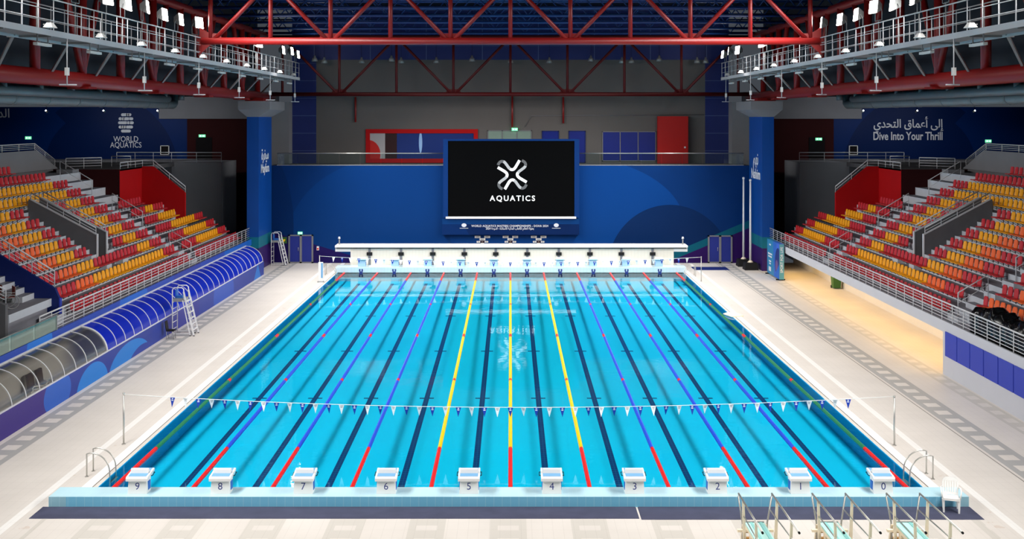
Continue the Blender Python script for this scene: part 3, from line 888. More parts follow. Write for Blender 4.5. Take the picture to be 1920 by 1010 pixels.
for y, s, blk, k, i, ch, X in seats[:NBIG]:
    if blk == 'middle': lab = f'{CN[ch]} seat, {nth(i + 1)} from the far aisle in {nth(k)} row up, {SIDE[s]} stand'
    elif blk == 'far': lab = f'{CN[ch]} seat, {nth(i + 1)} from pillar end in {nth(k)} row up, {SIDE[s]} stand'
    elif blk == 'stairwell': lab = f'{CN[ch]} seat, {nth(i + 1)} from the far aisle in {nth(k)} row up, {SIDE[s]} stand'
    elif blk == 'centre': lab = f'{CN[ch]} seat, {nth(i + 1)} from the stairwell opening in {nth(k)} row up, {SIDE[s]} stand'
    else: lab = f'{CN[ch]} seat, {nth(i + 1)} from near aisle in {nth(k)} row by the black bags'
    grp = f'{CN[ch]} seats of the {SIDE[s]} stand'
    t, used = proto[ch]
    loc = (s * X, y, Fz(k)); rz = 0 if s > 0 else PI
    if not used[0]:
        used[0] = True; t.location = loc; t.rotation_euler = (0, 0, rz); t['label'] = lab; t['group'] = grp
    else:
        copy_tree(t, loc, rz, lab, grp)
b = MB()
tmpl = MB(); sh, pn, sr = seat_shell(), seat_pan(), seat_strut()
for y, s, blk, k, i, ch, X in seats[NBIG:]:
    mi = 'RYO'.index(ch)
    for part, m_ in ((sh, mi), (pn, mi), (sr, 3)):
        o0 = len(b.v)
        b.v += [(s * (X + p[0]), y + s * p[1], Fz(k) + p[2]) for p in part.v]
        for q, sm in zip(part.f, part.sm): b.face([o0 + w for w in q], m_, sm)
o = b.build('stadium_seat_mass', [M['seat_red'], M['seat_yellow'], M['seat_orange'], M['black']])
tag(o, 'distant red, yellow and orange seats filling the upper and far rows', 'seats', kind='stuff')
print('SEATS', len(seats))

# ================================================================= SCREEN AND BOARDS
SD = 91.4
def sxx(px): return (px - VX) * SD / F
def szz(py): return CAMZ - (py - HY) * SD / F
t = thing('scoreboard_screen', 'large black video screen in blue housing showing a white emblem and AQUATICS', 'screen', (0, SD, szz(408)))
ZB = szz(408)
b = MB(); x0, x1, z0, z1 = sxx(831), sxx(1086), 0, szz(260.5) - ZB
b.box(x0, x1, .02, .58, z0, z1)
b.box(x0, sxx(840), -.08, .02, z0, z1); b.box(sxx(1077), x1, -.08, .02, z0, z1); b.box(sxx(840), sxx(1077), -.08, .02, szz(264) - ZB, z1)
b.build('housing', M['housing'], t)
b = MB(); b.box(sxx(840), sxx(1077), -.03, .02, szz(406) - ZB, szz(264) - ZB); scr = b.build('display', M['screen'], t)
b = MB(); b.box(sxx(836), sxx(1080), -.22, .02, -.06, .10); b.build('sill', M['white_metal'], t)
# emblem: four curved strokes, each brightening along its length
k = SD / F / 4.209
cx, cz = sxx(800 + 675 / 4.209), szz(230 + 410 / 4.209) - ZB
ctrl = [(-112, -76), (-100, -97), (-80, -106), (-60, -98), (-42, -76), (-24, -52), (-8, -41), (8, -42), (22, -54), (36, -76), (58, -114)]
def catmull(P, n=4):
    out = []
    for i in range(len(P) - 1):
        p0, p1, p2, p3 = P[max(i - 1, 0)], P[i], P[i + 1], P[min(i + 2, len(P) - 1)]
        for j in range(n):
            u = j / n
            out.append(tuple(.5 * (2 * p1[a] + (p2[a] - p0[a]) * u + (2 * p0[a] - 5 * p1[a] + 4 * p2[a] - p3[a]) * u * u + (3 * p1[a] - p0[a] - 3 * p2[a] + p3[a]) * u ** 3) for a in (0, 1)))
    return out + [P[-1]]
b = MB()
cp = catmull(ctrl)
for r in range(4):
    a = r * PI / 2; pts = [(p[0] * math.cos(a) - p[1] * math.sin(a), p[0] * math.sin(a) + p[1] * math.cos(a)) for p in cp]
    L = len(pts); sides = []
    for i, p in enumerate(pts):
        q0, q1 = pts[max(i - 1, 0)], pts[min(i + 1, L - 1)]
        dx, dy = q1[0] - q0[0], q1[1] - q0[1]; n_ = math.hypot(dx, dy) or 1
        sides.append(((p[0] - dy / n_ * 11, p[1] + dx / n_ * 11), (p[0] + dy / n_ * 11, p[1] - dx / n_ * 11)))
    W3 = lambda p: (cx + p[0] * k, -.045, cz - p[1] * k)
    for i in range(L - 1):
        mi = 0 if i > L * .52 else 1 if i > L * .24 else 2
        b.poly([W3(sides[i][0]), W3(sides[i][1]), W3(sides[i + 1][1]), W3(sides[i + 1][0])], mi)
b.build('emblem', [M['led'], M['led_mid'], M['led_dim']], scr)
text('lettering', 'AQUATICS', .60, M['led'], scr, (sxx(961), -.04, szz(376.3) - ZB), (1, 0, 0), bold=.012, space=1.32, ext=.002)
# event banner under the screen
t = thing('event_banner', 'blue event banner with white lettering hanging under the video screen', 'banner', (0, SD + .1, szz(440)))
ZB = szz(440)
bm = circles_mat('event_banner_print', (0, 30, 78), [('half', 'x', 1.0, 'z', .55, -2.0, (0, 38, 92)), ('half', 'x', 0, 'z', -1.0, -3.2, (2, 52, 108)), ('half', 'x', -1.0, 'z', .3, -4.9, (0, 42, 98))], spec=.12)
b = MB(); b.box(sxx(829), sxx(1086), -.1, .5, 0, szz(408) - ZB - .07); bn = b.build('board', bm, t)
text('lettering', 'WORLD AQUATICS MASTERS CHAMPIONSHIPS - DOHA 2024', .235, M['letter'], bn, (sxx(956), -.11, szz(425.2) - ZB), (1, 0, 0), bold=.004, space=1.1, sx=.88, ext=.002)
AT = '\u0628\u0637\u0648\u0644\u0629 \u0627\u0644\u0639\u0627\u0644\u0645 \u0644\u0644\u0623\u0644\u0639\u0627\u0628 \u0627\u0644\u0645\u0627\u0626\u064a\u0629 \u0644\u0644\u0623\u0633\u0627\u062a\u0630\u0629 - \u0627\u0644\u062f\u0648\u062d\u0629 4202'
text('lettering', arabic(AT), .25, M['letter'], bn, (sxx(956), -.11, szz(430) - ZB), (1, 0, 0), bold=.003, sx=.78, ext=.002)
for px, nm in ((870, 0), (1043, 1)):
    b = MB()
    pts = [(sxx(px) + .20 * math.cos(a * PI / 8), szz(422) - ZB + .15 * math.sin(a * PI / 8)) for a in range(16)]
    b.extrude(pts, 'y', -.112, -.1)
    b.box(sxx(px - 8), sxx(px + 8), -.112, -.1, szz(428) - ZB, szz(427.2) - ZB)
    b.build('emblem', M['letter'], bn)
# sponsor plates on the wall
for px, which in ((904.5, 'first of three from the canopy side'), (957, 'middle of the three'), (1010, 'first of three from the panel side')):
    D = FW - .06
    f = lambda p: (p - VX) * D / F
    g = lambda p: CAMZ - (p - HY) * D / F
    t = thing('sponsor_plates', f'cluster of small white sponsor plates on far wall, {which}', 'sign', (f(px), D, g(458.5)))
    for dx, y0, y1, w, mm in ((-9, 441.8, 446, 11, 'white'), (9, 441.8, 446, 11, 'white'), (0, 446.4, 450.4, 11, 'white'), (-7.5, 451.6, 454.8, 6.5, 'white'), (7.5, 451.6, 454.8, 6.5, 'white'), (0, 451.2, 455, 6.5, 'maroon'), (0, 455.4, 458, 6, 'white')):
        b = MB(); W_ = w * D / F / 2; X = dx * D / F
        b.box(X - W_, X + W_, 0, .05, g(y1) - g(458.5), g(y0) - g(458.5), 0)
        b.box(X - W_ * .55, X + W_ * .45, -.01, 0, (g(y1) * .65 + g(y0) * .35) - g(458.5), (g(y1) * .35 + g(y0) * .65) - g(458.5), 1)
        b.build('plate', [M[mm], M['galv']], t)
# small fixtures on the far wall
t = thing('first_aid_sign', 'small green sign on far wall beside the canopy-side double door', 'sign', pt(532, 456, 91.93))
b = MB(); b.box(-.24, .24, 0, .06, 0, .5); b.build('plate', M['bin_green'], t)
b = MB(); b.extrude([(0.0, .1), (.13, .25), (.1, .36), (0, .3), (-.1, .36), (-.13, .25)], 'y', -.01, 0); b.build('pictogram', M['rope_yellow'], t)
t = thing('call_point', 'small red and white call point on far wall', 'alarm box', pt(596, 469, 91.93))
b = MB(); b.box(-.09, .09, -.02, .06, 0, .32); b.build('case', M['white'], t)
b = MB(); b.box(-.06, .06, -.03, -.02, .05, .2); b.build('button', M['rope_red'], t)
for s in (-1, 1):
    x = (309 if s < 0 else 1600); D = 98.9
    t = thing('hose_cabinet', f'white framed hose cabinet on the blue mural of {SIDE[s]} wing', 'cabinet', pt(x, 290, D))
    b = MB(); b.box(-.38, .38, -.06, .06, 0, .05); b.box(-.38, .38, -.06, .06, .75, .8); b.box(-.38, -.32, -.06, .06, 0, .8); b.box(.32, .38, -.06, .06, 0, .8); b.build('frame', M['white'], t)
    b = MB(); b.box(-.32, .32, -.02, .06, .05, .75); b.build('door', M['dark'], t)

# ================================================================= POOL EQUIPMENT
# ---- near bulkhead and mats
def bulk_mat():
    m, n, p = new_mat('bulkhead_tiles')
    x, y, z = n.pos()
    f = n.noise(.7, 4)
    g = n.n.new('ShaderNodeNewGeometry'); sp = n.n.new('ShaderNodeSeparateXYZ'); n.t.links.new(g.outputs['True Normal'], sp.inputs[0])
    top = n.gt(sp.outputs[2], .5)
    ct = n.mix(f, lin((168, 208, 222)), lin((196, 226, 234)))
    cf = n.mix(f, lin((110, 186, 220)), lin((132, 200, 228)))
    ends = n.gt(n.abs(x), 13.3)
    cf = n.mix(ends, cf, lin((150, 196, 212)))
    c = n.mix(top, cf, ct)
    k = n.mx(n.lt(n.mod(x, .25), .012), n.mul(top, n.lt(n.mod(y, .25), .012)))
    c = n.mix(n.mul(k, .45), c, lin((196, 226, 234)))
    n.t.links.new(c, p.inputs['Base Color']); p.inputs['Roughness'].default_value = .42; p.inputs['Specular IOR Level'].default_value = .4
    return m
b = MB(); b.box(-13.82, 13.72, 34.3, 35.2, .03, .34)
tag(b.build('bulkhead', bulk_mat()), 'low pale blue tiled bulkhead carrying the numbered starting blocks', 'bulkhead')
b = MB(); b.box(-13.3, 13.3, 35.1, 35.199, -1.3, .02); struct(b, 'wall_pool_near', M['pool_wall'])
def matt(x0, x1, y0, y1, lab, flare=0.0, name='floor_mat', m='mat_grey'):
    b = MB()
    b.prism([(x0 - flare, y0, .03), (x1 + flare, y0, .03), (x1, y1, .03), (x0, y1, .03)], [(x0 - flare + .02, y0 + .02, .05), (x1 + flare - .02, y0 + .02, .05), (x1 - .02, y1, .05), (x0 + .02, y1, .05)])
    return tag(b.build(name, M[m]), lab, 'mat')
matt(-14.0, 3.75, 33.3, 34.28, 'long slate grey rubber mat under blocks 9 to 4')
matt(3.8, 13.75, 33.22, 34.28, 'slate grey rubber mat under blocks 3 to 0, beneath the white chair')
matt(14.1, 16.8, 87.7, 89.5, 'navy mat on the deck by the far pool corner', 0, 'floor_mat', 'navy')

# ---- starting blocks
def starting_block(bm='white'):
    t = thing('starting_block', 'block', 'starting block')
    b = MB()        # tapered body, rear face towards -Y
    b.prism([(-.29, -.24, 0), (.29, -.24, 0), (.29, .14, 0), (-.29, .14, 0)], [(-.27, -.20, .42), (.27, -.20, .42), (.27, .22, .46), (-.27, .22, .46)])
    b.build('body', M[bm], t)
    b = MB()
    b.extrude([(-.30, .40), (-.30, .48), (-.27, .52), (.40, .60), (.43, .56), (.40, .52), (-.24, .40)], 'x', -.325, .325); b.build('platform', M[bm], t)
    b = MB(); b.prism([(-.27, -.22, .527), (.27, -.22, .527), (.27, .38, .6), (-.27, .38, .6)], [(-.27, -.22, .535), (.27, -.22, .535), (.27, .38, .608), (-.27, .38, .608)]); b.build('anti_slip_top', M['block_blue'], t)
    b = MB(); b.extrude([(-.02, .56), (.0, .68), (.05, .7), (.16, .58)], 'x', -.265, .265); b.build('foot_wedge', M['white'], t)
    for sx in (-1, 1):
        b = MB(); b.box(sx * .272, sx * .296, -.1, .12, .08, .34); b.build('side_decal', M['decal_blue'], t)
        b = MB(); b.tube([(sx * .33, .05, .47), (sx * .37, .05, .47), (sx * .37, .3, .50), (sx * .33, .3, .50)], .012, 6); b.build('hand_grip', M['black'], t)
    return t
blk = starting_block()
for i in range(10):
    X = -11.25 + 2.5 * i
    num = 9 - i
    lab = f'white starting block numbered {num} on the near bulkhead'
    if i == 0: o = blk; o.location = (X, 34.78, .34); o['label'] = lab; o['group'] = 'numbered starting blocks'
    else: o = copy_tree(blk, (X, 34.78, .34), 0, lab, 'numbered starting blocks')
    nears = o
    if i == 0: firsts = []
    firsts.append(o)
for i in range(10):
    X = -11.25 + 2.5 * i
    w = f'{nth(i + 1)} from the canopy side' if i < 5 else f'{nth(10 - i)} from the panel side'
    if i == 0: blk = starting_block('pale_block'); o = blk
    else: o = copy_tree(blk)
    o.location = (X, 86.95, .42); o.rotation_euler = (0, 0, PI); o['group'] = 'far starting blocks'
    o['label'] = (f'pale blue starting block on the far pool ledge, {w}')
for i, o in enumerate(firsts):
    text('numeral', str(9 - i), .30, M['ink'], o, (0, -.226, .13), (1, 0, 0), (0, .1, 1), bold=.0, ext=.003)

# ---- lane ropes
def rope_mesh(y0, y1, r=.072):
    b = MB(); n = 8; pitch = .115
    cnt = max(2, int((y1 - y0) / pitch)); p = (y1 - y0) / cnt
    prof = []
    for q in range(cnt):
        y = y0 + q * p
        prof += [(y, r * .55), (y + p * .12, r), (y + p * .78, r), (y + p * .9, r * .55)]
    prev = None
    for y, rr in prof:
        ring = [b.vert((rr * math.cos(2 * PI * k / n), y, rr * math.sin(2 * PI * k / n))) for k in range(n)]
        if prev:
            for k in range(n): b.face((prev[k], ring[k], ring[(k + 1) % n], prev[(k + 1) % n]), 0, False)
        prev = ring
    return b
ends = ((35.35, 40.45), (81.9, 86.2)); marks = ((50.75, 51.1), (60.9, 61.6), (71.3, 71.7)); mids = ((40.45, 50.75), (51.1, 60.9), (61.6, 71.3), (71.7, 81.9))
RC = ['green', 'blue', 'blue', 'blue', 'yellow', 'yellow', 'yellow', 'blue', 'blue', 'blue', 'green']
rope_protos = {}
WHR = ['along the canopy-side pool wall', 'between lanes 9 and 8', 'between lanes 8 and 7', 'between lanes 7 and 6', 'between lanes 6 and 5', 'down the pool centre between lanes 5 and 4',
       'between lanes 4 and 3', 'between lanes 3 and 2', 'between lanes 2 and 1', 'between lanes 1 and 0', 'along the panel-side pool wall']
shared = {}
for i, c in enumerate(RC):
    X = -12.5 + 2.5 * i
    lab = f'{c} lane rope with red ends {WHR[i]}'
    if c in rope_protos:
        copy_tree(rope_protos[c], (X, 0, .015), 0, lab, 'lane ropes'); continue
    t = thing('lane_rope', lab, 'lane rope', (X, 0, .015), 0, 'lane ropes')
    for nm, spans, mm in (('end_floats', ends, 'rope_red'), ('marker_float', marks, 'rope_red'), ('float_run', mids, 'rope_' + c)):
        for a in spans:
            if (nm, a) in shared and nm != 'float_run':
                o = bpy.data.objects.new(nm, shared[(nm, a)]); COL.objects.link(o); o.parent = t
            else:
                o = rope_mesh(*a).build(nm, M[mm], t); shared[(nm, a)] = o.data
    rope_protos[c] = t

# ---- backstroke flag lines and posts
def flag_post(x, y, h, lab):
    t = thing('flag_post', lab, 'post', (x, y, .03))
    b = MB(); b.tube([(0, 0, 0), (0, 0, h)], .03, 8); b.build('pole', M['steel'], t)
    b = MB(); b.tube([(0, 0, 0), (0, 0, .02)], .07, 10); b.build('base_flange', M['steel'], t)
    b = MB(); b.tube([(0, 0, h), (0, 0, h + .05)], .045, 8); b.build('cap', M['steel'], t)
flag_post(-13.8, 40.9, 1.80, 'slim steel flag post on the near canopy-side deck')
flag_post(13.65, 40.75, 1.72, 'slim steel flag post on the near panel-side deck')
flag_post(-13.6, 81.7, 1.80, 'slim steel flag post by the far canopy-side pool corner')
flag_post(13.6, 81.7, 1.72, 'slim steel flag post by the far panel-side pool corner')
def pennants(y, x0, x1, z0, z1, sag, lab, size, span, step):
    t = thing('pennant_line', lab, 'pennants', (0, y, 0))
    zz = lambda x: z0 + (z1 - z0) * (x - x0) / (x1 - x0) - sag * (1 - ((2 * x - x0 - x1) / (x1 - x0)) ** 2)
    b = MB(); b.tube([(x0 + (x1 - x0) * q / 40, 0, zz(x0 + (x1 - x0) * q / 40)) for q in range(41)], .012, 5); b.build('cord', M['line_white'], t)
    w, h = size
    pr = {}
    for c in (0, 1):
        b = MB(); b.prism([(-w, -.004, 0), (w, -.004, 0), (0, -.004 , -h)], [(-w, .004, 0), (w, .004, 0), (0, .004, -h)])
        if c == 0:
            b.box(-w * .3, w * .3, -.007, -.004, -h * .16, -h * .06, 1); b.box(-w * .4, w * .4, -.007, -.004, -h * .32, -h * .22, 1)
        else:
            b.box(-w * .5, w * .5, -.007, -.004, -h * .14, -h * .08, 1); b.box(-w * .4, w * .4, -.007, -.004, -h * .28, -h * .22, 1)
        pr[c] = b
    n = int(span / step)
    made = {}
    for q in range(-n, n + 1):
        x = q * step; c = q % 2
        if c not in made:
            o = made[c] = pr[c].build('pennant', [M['flag_white'], M['galv']] if c else [M['flag_blue'], M['letter']], t)
        else:
            o = made[c].copy(); COL.objects.link(o); o.parent = t
        o.location = (x, 0, zz(x) - .01); o.rotation_euler = (random.uniform(-.25, .25), 0, random.uniform(-.35, .35))
pennants(40.85, -13.8, 13.65, 1.83, 1.75, .43, 'near line of blue and white pennants strung across the pool', (.095, .34), 12.5, .463)
pennants(81.7, -13.6, 13.6, 1.83, 1.75, .40, 'far line of blue and white pennants strung across the pool', (.11, .36), 13.0, .60)

# ---- pool grab rails
def grab(x, ya, s, lab):
    t = thing('pool_ladder', lab, 'pool ladder', (x, ya, .03))
    for dy in (0, .58):
        pts = [(0, dy, 0), (0, dy, .74)] + [(-s * (.12 + .62 * math.sin(a)), dy, .74 + .03 - .62 * (1 - math.cos(a))) for a in [k * PI / 2 / 8 for k in range(0, 9)]] + [(-s * .76, dy, -.5)]
        b = MB(); b.tube(pts, .024, 8); b.build('grab_rail', M['steel'], t)
        b = MB(); b.tube([(0, dy, 0), (0, dy, .015)], .06, 8); b.build('flange', M['steel'], t)
    for z in (-.2, -.45):
        b = MB(); b.box(-s * .70, -s * .82, 0, .58, z, z + .03); b.build('step', M['steel'], t)
grab(-13.75, 37.2, -1, 'curved steel pool ladder rails at the bulkhead end without the chair')
grab(13.62, 36.95, 1, 'curved steel pool ladder rails behind the white plastic chair')
grab(-13.72, 84.9, -1, 'curved steel pool ladder rails at far canopy-side corner')
grab(13.62, 84.3, 1, 'curved steel pool ladder rails at far panel-side corner')
t = thing('equipment_pillar', 'narrow pale blue and white panel standing by far canopy-side pool corner', 'panel', (-13.45, 81.3, .03))
b = MB(); b.box(-.16, .16, -.05, .05, .06, 1.42); b.build('panel', M['white'], t)
b = MB(); b.box(.02, .15, -.056, -.05, .3, 1.36); b.build('print', M['block_blue'], t)
b = MB(); b.box(-.22, .22, -.2, .2, 0, .06); b.build('foot', M['galv'], t)
t = thing('foam_float', 'pale cream float lying on the panel-side pool edge', 'float', (13.15, 67.6, .03), .3)
b = MB(); b.grid(lambda u, v: ((u - .5) * .8, (v - .5) * 1.1, .05 + .12 * math.sin(PI * u) ** .4 * math.sin(PI * v) ** .4), 8, 8); b.box(-.38, .38, -.53, .53, 0, .06); b.build('body', M['beige'], t)
for x, lab in ((-13.2, 'short grey post on canopy-side end of white slab'), (13.3, 'short grey post on panel-side end of white slab')):
    t = thing('sensor_post', lab, 'post', (x, 88.4, 1.93))
    b = MB(); b.tube([(0, 0, 0), (0, 0, .42)], .05, 8); b.build('stem', M['galv'], t)
    b = MB(); b.tube([(0, 0, .42), (0, 0, .58)], [.1, .07], 8); b.build('head', M['white_metal'], t)

# ================================================================= SIDE FURNITURE
# ---- canopy-side tunnel: low printed wall and arched canopy
cw = circles_mat('tunnel_wall_print', (34, 56, 148), [('yz', 43.2, .2, 2.6, 1.5, (58, 40, 128)), ('yz', 46.5, .5, 1.4, .8, (36, 92, 190)), ('yz', 50.4, -.2, 1.9, 1.1, (24, 122, 210)), ('yz', 55.4, -.25, 3.0, 1.15, (24, 120, 206)), ('yz', 57.2, -.5, 2.2, .9, (38, 60, 152)),
                 ('yz', 64.5, .6, 3.2, 1.6, (42, 46, 140)), ('yz', 73.5, .4, 2.6, 1.4, (38, 78, 178)), ('half', 'y', -1.0, 'z', 1.2, -82.0, (28, 112, 200)), ('half', 'y', -1.0, 'z', -.9, -84.3, (30, 56, 150))])
b = MB(); b.box(-18.52, -18.36, 38, 85.35, .03, .98); b.box(-19.8, -18.52, 85.2, 85.35, .03, .98)
struct(b, 'wall_tunnel', cw)
b = MB(); b.box(-20.4, -20.3, 38, 88.6, .03, 2.0); struct(b, 'wall_gallery_west', mat('pale_gallery_plaster', (206, 200, 190), .7, 0, .2, .04))
fas = circles_mat('fascia_print', (36, 70, 172), [('yz', 48, 2.2, 1.3, .8, (26, 116, 214)), ('yz', 60, 2.2, 2.2, .8, (28, 100, 200)), ('yz', 70, 2.2, 3, .8, (40, 60, 160)), ('half', 'y', -1.0, 'z', 0, -79, (26, 96, 190))])
bpy.data.objects['trim_fascia_west'].data.materials[0] = fas
t = thing('tunnel_canopy', 'long arched canopy of blue and clear panels in front of stand', 'canopy', (-18.44, 38.8, .98))
AX, AZ = 1.27, 1.15
def arch(th, r=1.0): return (-AX + AX * math.cos(th) * r, AZ * math.sin(th) * r)
ys = [52.4 + 1.267 * q for q in range(27)]
ysn = [52.4 - 1.25 * q for q in range(1, 12)][::-1]
allys = ysn + ys
def rib(w):
    b = MB(); pts = [arch(PI / 2 * q / 12) for q in range(13)]
    b.tube([(p[0], 0, p[1]) for p in pts], w, 6); return b
rib0 = None
for y in allys:
    if abs(y - 52.4) < .01: o = rib(.05).build('arch_rib', M['rail_grey'], t)
    elif rib0 is None: o = rib0 = rib(.022).build('arch_rib', M['rail_grey'], t)
    else: o = rib0.copy(); COL.objects.link(o); o.parent = t
    o.location.y = y - 38.8
pan = {}
for y0, y1 in zip(allys, allys[1:]):
    key = 'blue' if y0 > 52.3 else 'clear'
    if key not in pan:
        b = MB(); L = y1 - y0
        b.grid(lambda u, v: (arch(PI / 2 * v, .99)[0], u * L, arch(PI / 2 * v, .99)[1]), 1, 12)
        o = pan[key] = b.build('curved_panel', M['blue_poly'] if key == 'blue' else M['clear'], t)
        o['label'] = 'translucent blue curved panel' if key == 'blue' else 'clear curved panel'
    else:
        o = pan[key].copy(); COL.objects.link(o); o.parent = t
    o.location.y = y0 - 38.8
b = MB(); b.box(-.04, .04, -.7, 46.5, -.01, .05); b.build('sill_rail', M['white_metal'], t)
b = MB(); b.box(-AX - .05, -AX + .06, -.7, 46.5, AZ - .02, AZ + .06); b.build('ridge_rail', M['white_metal'], t)
b = MB()
pts = [arch(PI / 2 * q / 12, .99) for q in range(13)] + [(-AX, 0)]
b.extrude(pts, 'y', 46.5, 46.53); b.build('end_panel', M['blue_poly'], t)

# ---- panel-side: gallery wall, boxed-in wall with blue panels
M['gallery'] = mat('pale_gallery_wall', (206, 200, 190), .7, 0, .2, .04)
b = MB(); b.box(22.7, 22.9, 52.2, 92.0, .03, 2.0); struct(b, 'wall_gallery_east', M['gallery'])
b = MB(); b.box(19.7, 22.8, 38, 52.2, .03, 2.0)
bxw = struct(b, 'wall_panel_box', M['fascia'])
p0 = None
for q in range(9):
    y1 = 51.85 - 1.42 * q
    if p0 is None: b = MB(); b.box(19.66, 19.72, -1.33, 0, .92, 2.02); o = p0 = b.build('blue_panel', M['panel_blue'], bxw)
    else: o = p0.copy(); COL.objects.link(o); o.parent = bxw
    o.location.y = y1
t = thing('waste_bin', 'green wheeled bin in the gallery under the stand', 'bin', (22.25, 78.3, .03))
b = MB(); b.prism([(-.24, -.26, .06), (.24, -.26, .06), (.24, .26, .06), (-.24, .26, .06)], [(-.29, -.33, .93), (.29, -.33, .93), (.29, .33, .93), (-.29, .33, .93)]); b.build('body', M['bin_green'], t)
b = MB(); b.prism([(-.31, -.36, .93), (.31, -.36, .93), (.31, .36, .93), (-.31, .36, .93)], [(-.27, -.3, 1.02), (.27, -.3, 1.02), (.27, .32, 1.02), (-.27, .32, 1.02)]); b.build('lid', M['bin_green'], t)
for sx in (-1, 1):
    b = MB(); b.tube([(sx * .2, .27, .1), (sx * .28, .27, .1)], .1, 10); b.build('wheel', M['black'], t)

# ---- banner stand
bp = circles_mat('banner_stand_print', (44, 132, 182), [('half', 'y', 1.0, 'z', -.12, 83.75, (46, 104, 196)), ('half', 'y', 1.0, 'z', .25, 83.55, (66, 108, 214)), ('yz', 82.5, 1.2, .95, 1.1, (30, 52, 120)), ('yz', 82.9, 1.0, .35, .4, (110, 84, 140)), ('half', 'y', 1.0, 'z', 1.6, 84.0, (14, 96, 196))])
t = thing('banner_stand', 'tall blue printed banner stand beside the gallery under the stand', 'banner', (19.42, 84.0, .03))
b = MB(); b.box(-.16, .16, -1.95, 1.95, .08, 2.6); bd = b.build('panel', bp, t)
b = MB(); b.box(-.17, .17, -1.965, -1.95, .08, 2.6); ep = b.build('end_panel', mat('teal_banner_side', (92, 158, 170), .6, 0, .2, .04), t)
for y in (-1.7, 1.7):
    b = MB(); b.box(-.35, .3, y - .06, y + .06, 0, .08); b.build('foot', M['black'], t)
text('lettering', 'SPORT FOR LIFE', .26, M['letter'], ep, (.09, -1.972, .55), (0, 0, 1), (-1, 0, 0), align='LEFT', bold=.006, space=1.0, ext=.002)
for z, w in ((2.2, .5), (1.52, 1.3), (1.32, 1.1), (.98, .7), (.8, .5)):
    b = MB(); b.box(-.168, -.16, 1.0 - w / 2, 1.0 + w / 2, z, z + .11); b.build('printed_line', M['letter'], bd)
b = MB(); b.box(-.168, -.16, .7, 1.4, .3, .62); b.build('printed_block', M['letter'], bd)

# ---- flag poles
for x, y, h, lab in ((18.35, 90.2, 6.9, 'white flagpole on black base nearer the far wall'), (18.45, 88.1, 6.85, 'white flagpole on black base in front of the other')):
    t = thing('flagpole', lab, 'flagpole', (x, y, .03))
    b = MB(); b.prism([(-.52, -.52, 0), (.52, -.52, 0), (.52, .52, 0), (-.52, .52, 0)], [(-.45, -.45, .55), (.45, -.45, .55), (.45, .45, .55), (-.45, .45, .55)]); b.build('base', M['black'], t)
    b = MB(); b.tube([(0, 0, .55), (0, 0, .68)], [.24, .12], 10); b.build('collar', M['beige'], t)
    b = MB(); b.tube([(0, 0, .6), (0, 0, h - .1)], [.09, .065], 10); b.build('pole', M['white_metal'], t)
    b = MB(); b.tube([(0, 0, h - .1), (0, 0, h - .02), (0, 0, h + .05), (0, 0, h + .1)], [.07, .1, .1, .03], 8); b.build('finial', M['white_metal'], t)

# ---- lifeguard towers
def lifeguard(loc, lab):
    t = thing('lifeguard_chair', lab, 'lifeguard chair', loc)       # +X towards the pool
    m = M['white_metal']
    for y in (0, .9):
        b = MB(); b.tube([(0, y, 0), (0, y, 2.45), (.08, y, 2.58), (.5, y, 2.58), (.6, y, 2.5), (.62, y, 1.95)], .03, 8); b.build('side_frame', m, t)
        b = MB(); b.bar((.6, y, 2.35), (1.15, y, .02), .09, .035); b.build('front_rail', m, t)
        b = MB(); b.bar((.55, y, 1.9), (.95, y, .02), .05, .03); b.build('front_leg', m, t)
        b = MB(); b.bar((0, y, .12), (.95, y, .12), .03, .03); b.build('base_rail', m, t)
        for x in (.95, 1.15):
            b = MB(); b.tube([(x, y, 0), (x, y, .04)], .045, 8); b.build('foot', M['black'], t)
    for q in range(5):
        z = .35 + q * .36
        b = MB(); b.tube([(0, 0, z), (0, .9, z)], .02, 6); b.build('rear_rung', m, t)
    for q in range(6):
        z = .3 + q * .3; x = 1.15 - (z - .02) / 2.33 * .55
        b = MB(); b.box(x - .11, x + .03, .05, .85, z, z + .03); b.build('step', m, t)
    b = MB(); b.box(.02, .62, .03, .87, 1.82, 1.98); b.build('platform', M['galv'], t)
    b = MB(); b.box(.12, .46, .25, .65, 1.98, 2.1); b.box(.08, .14, .25, .65, 1.98, 2.42); b.build('seat', M['decal_blue'], t)
    return t
lifeguard((-18.05, 61.2, .03), 'white lifeguard tower with blue seat halfway along the canopy tunnel')
lifeguard((-18.85, 90.35, .03), 'white lifeguard tower with blue seat in the far corner by the double door')
t = thing('folding_chair', 'small black chair beside the lifeguard tower at tunnel wall', 'chair', (-17.9, 60.45, .03), PI / 2)
b = MB(); b.box(-.21, .21, -.2, .2, .42, .48); b.build('seat', M['black'], t)
b = MB(); b.prism([(-.21, .18, .48), (.21, .18, .48), (.21, .22, .48), (-.21, .22, .48)], [(-.2, .25, .95), (.2, .25, .95), (.2, .28, .95), (-.2, .28, .95)]); b.build('backrest', M['black'], t)
for x in (-.19, .19):
    for y in (-.18, .18):
        b = MB(); b.tube([(x, y, 0), (x, y, .43)], .018, 6); b.build('leg', M['galv'], t)

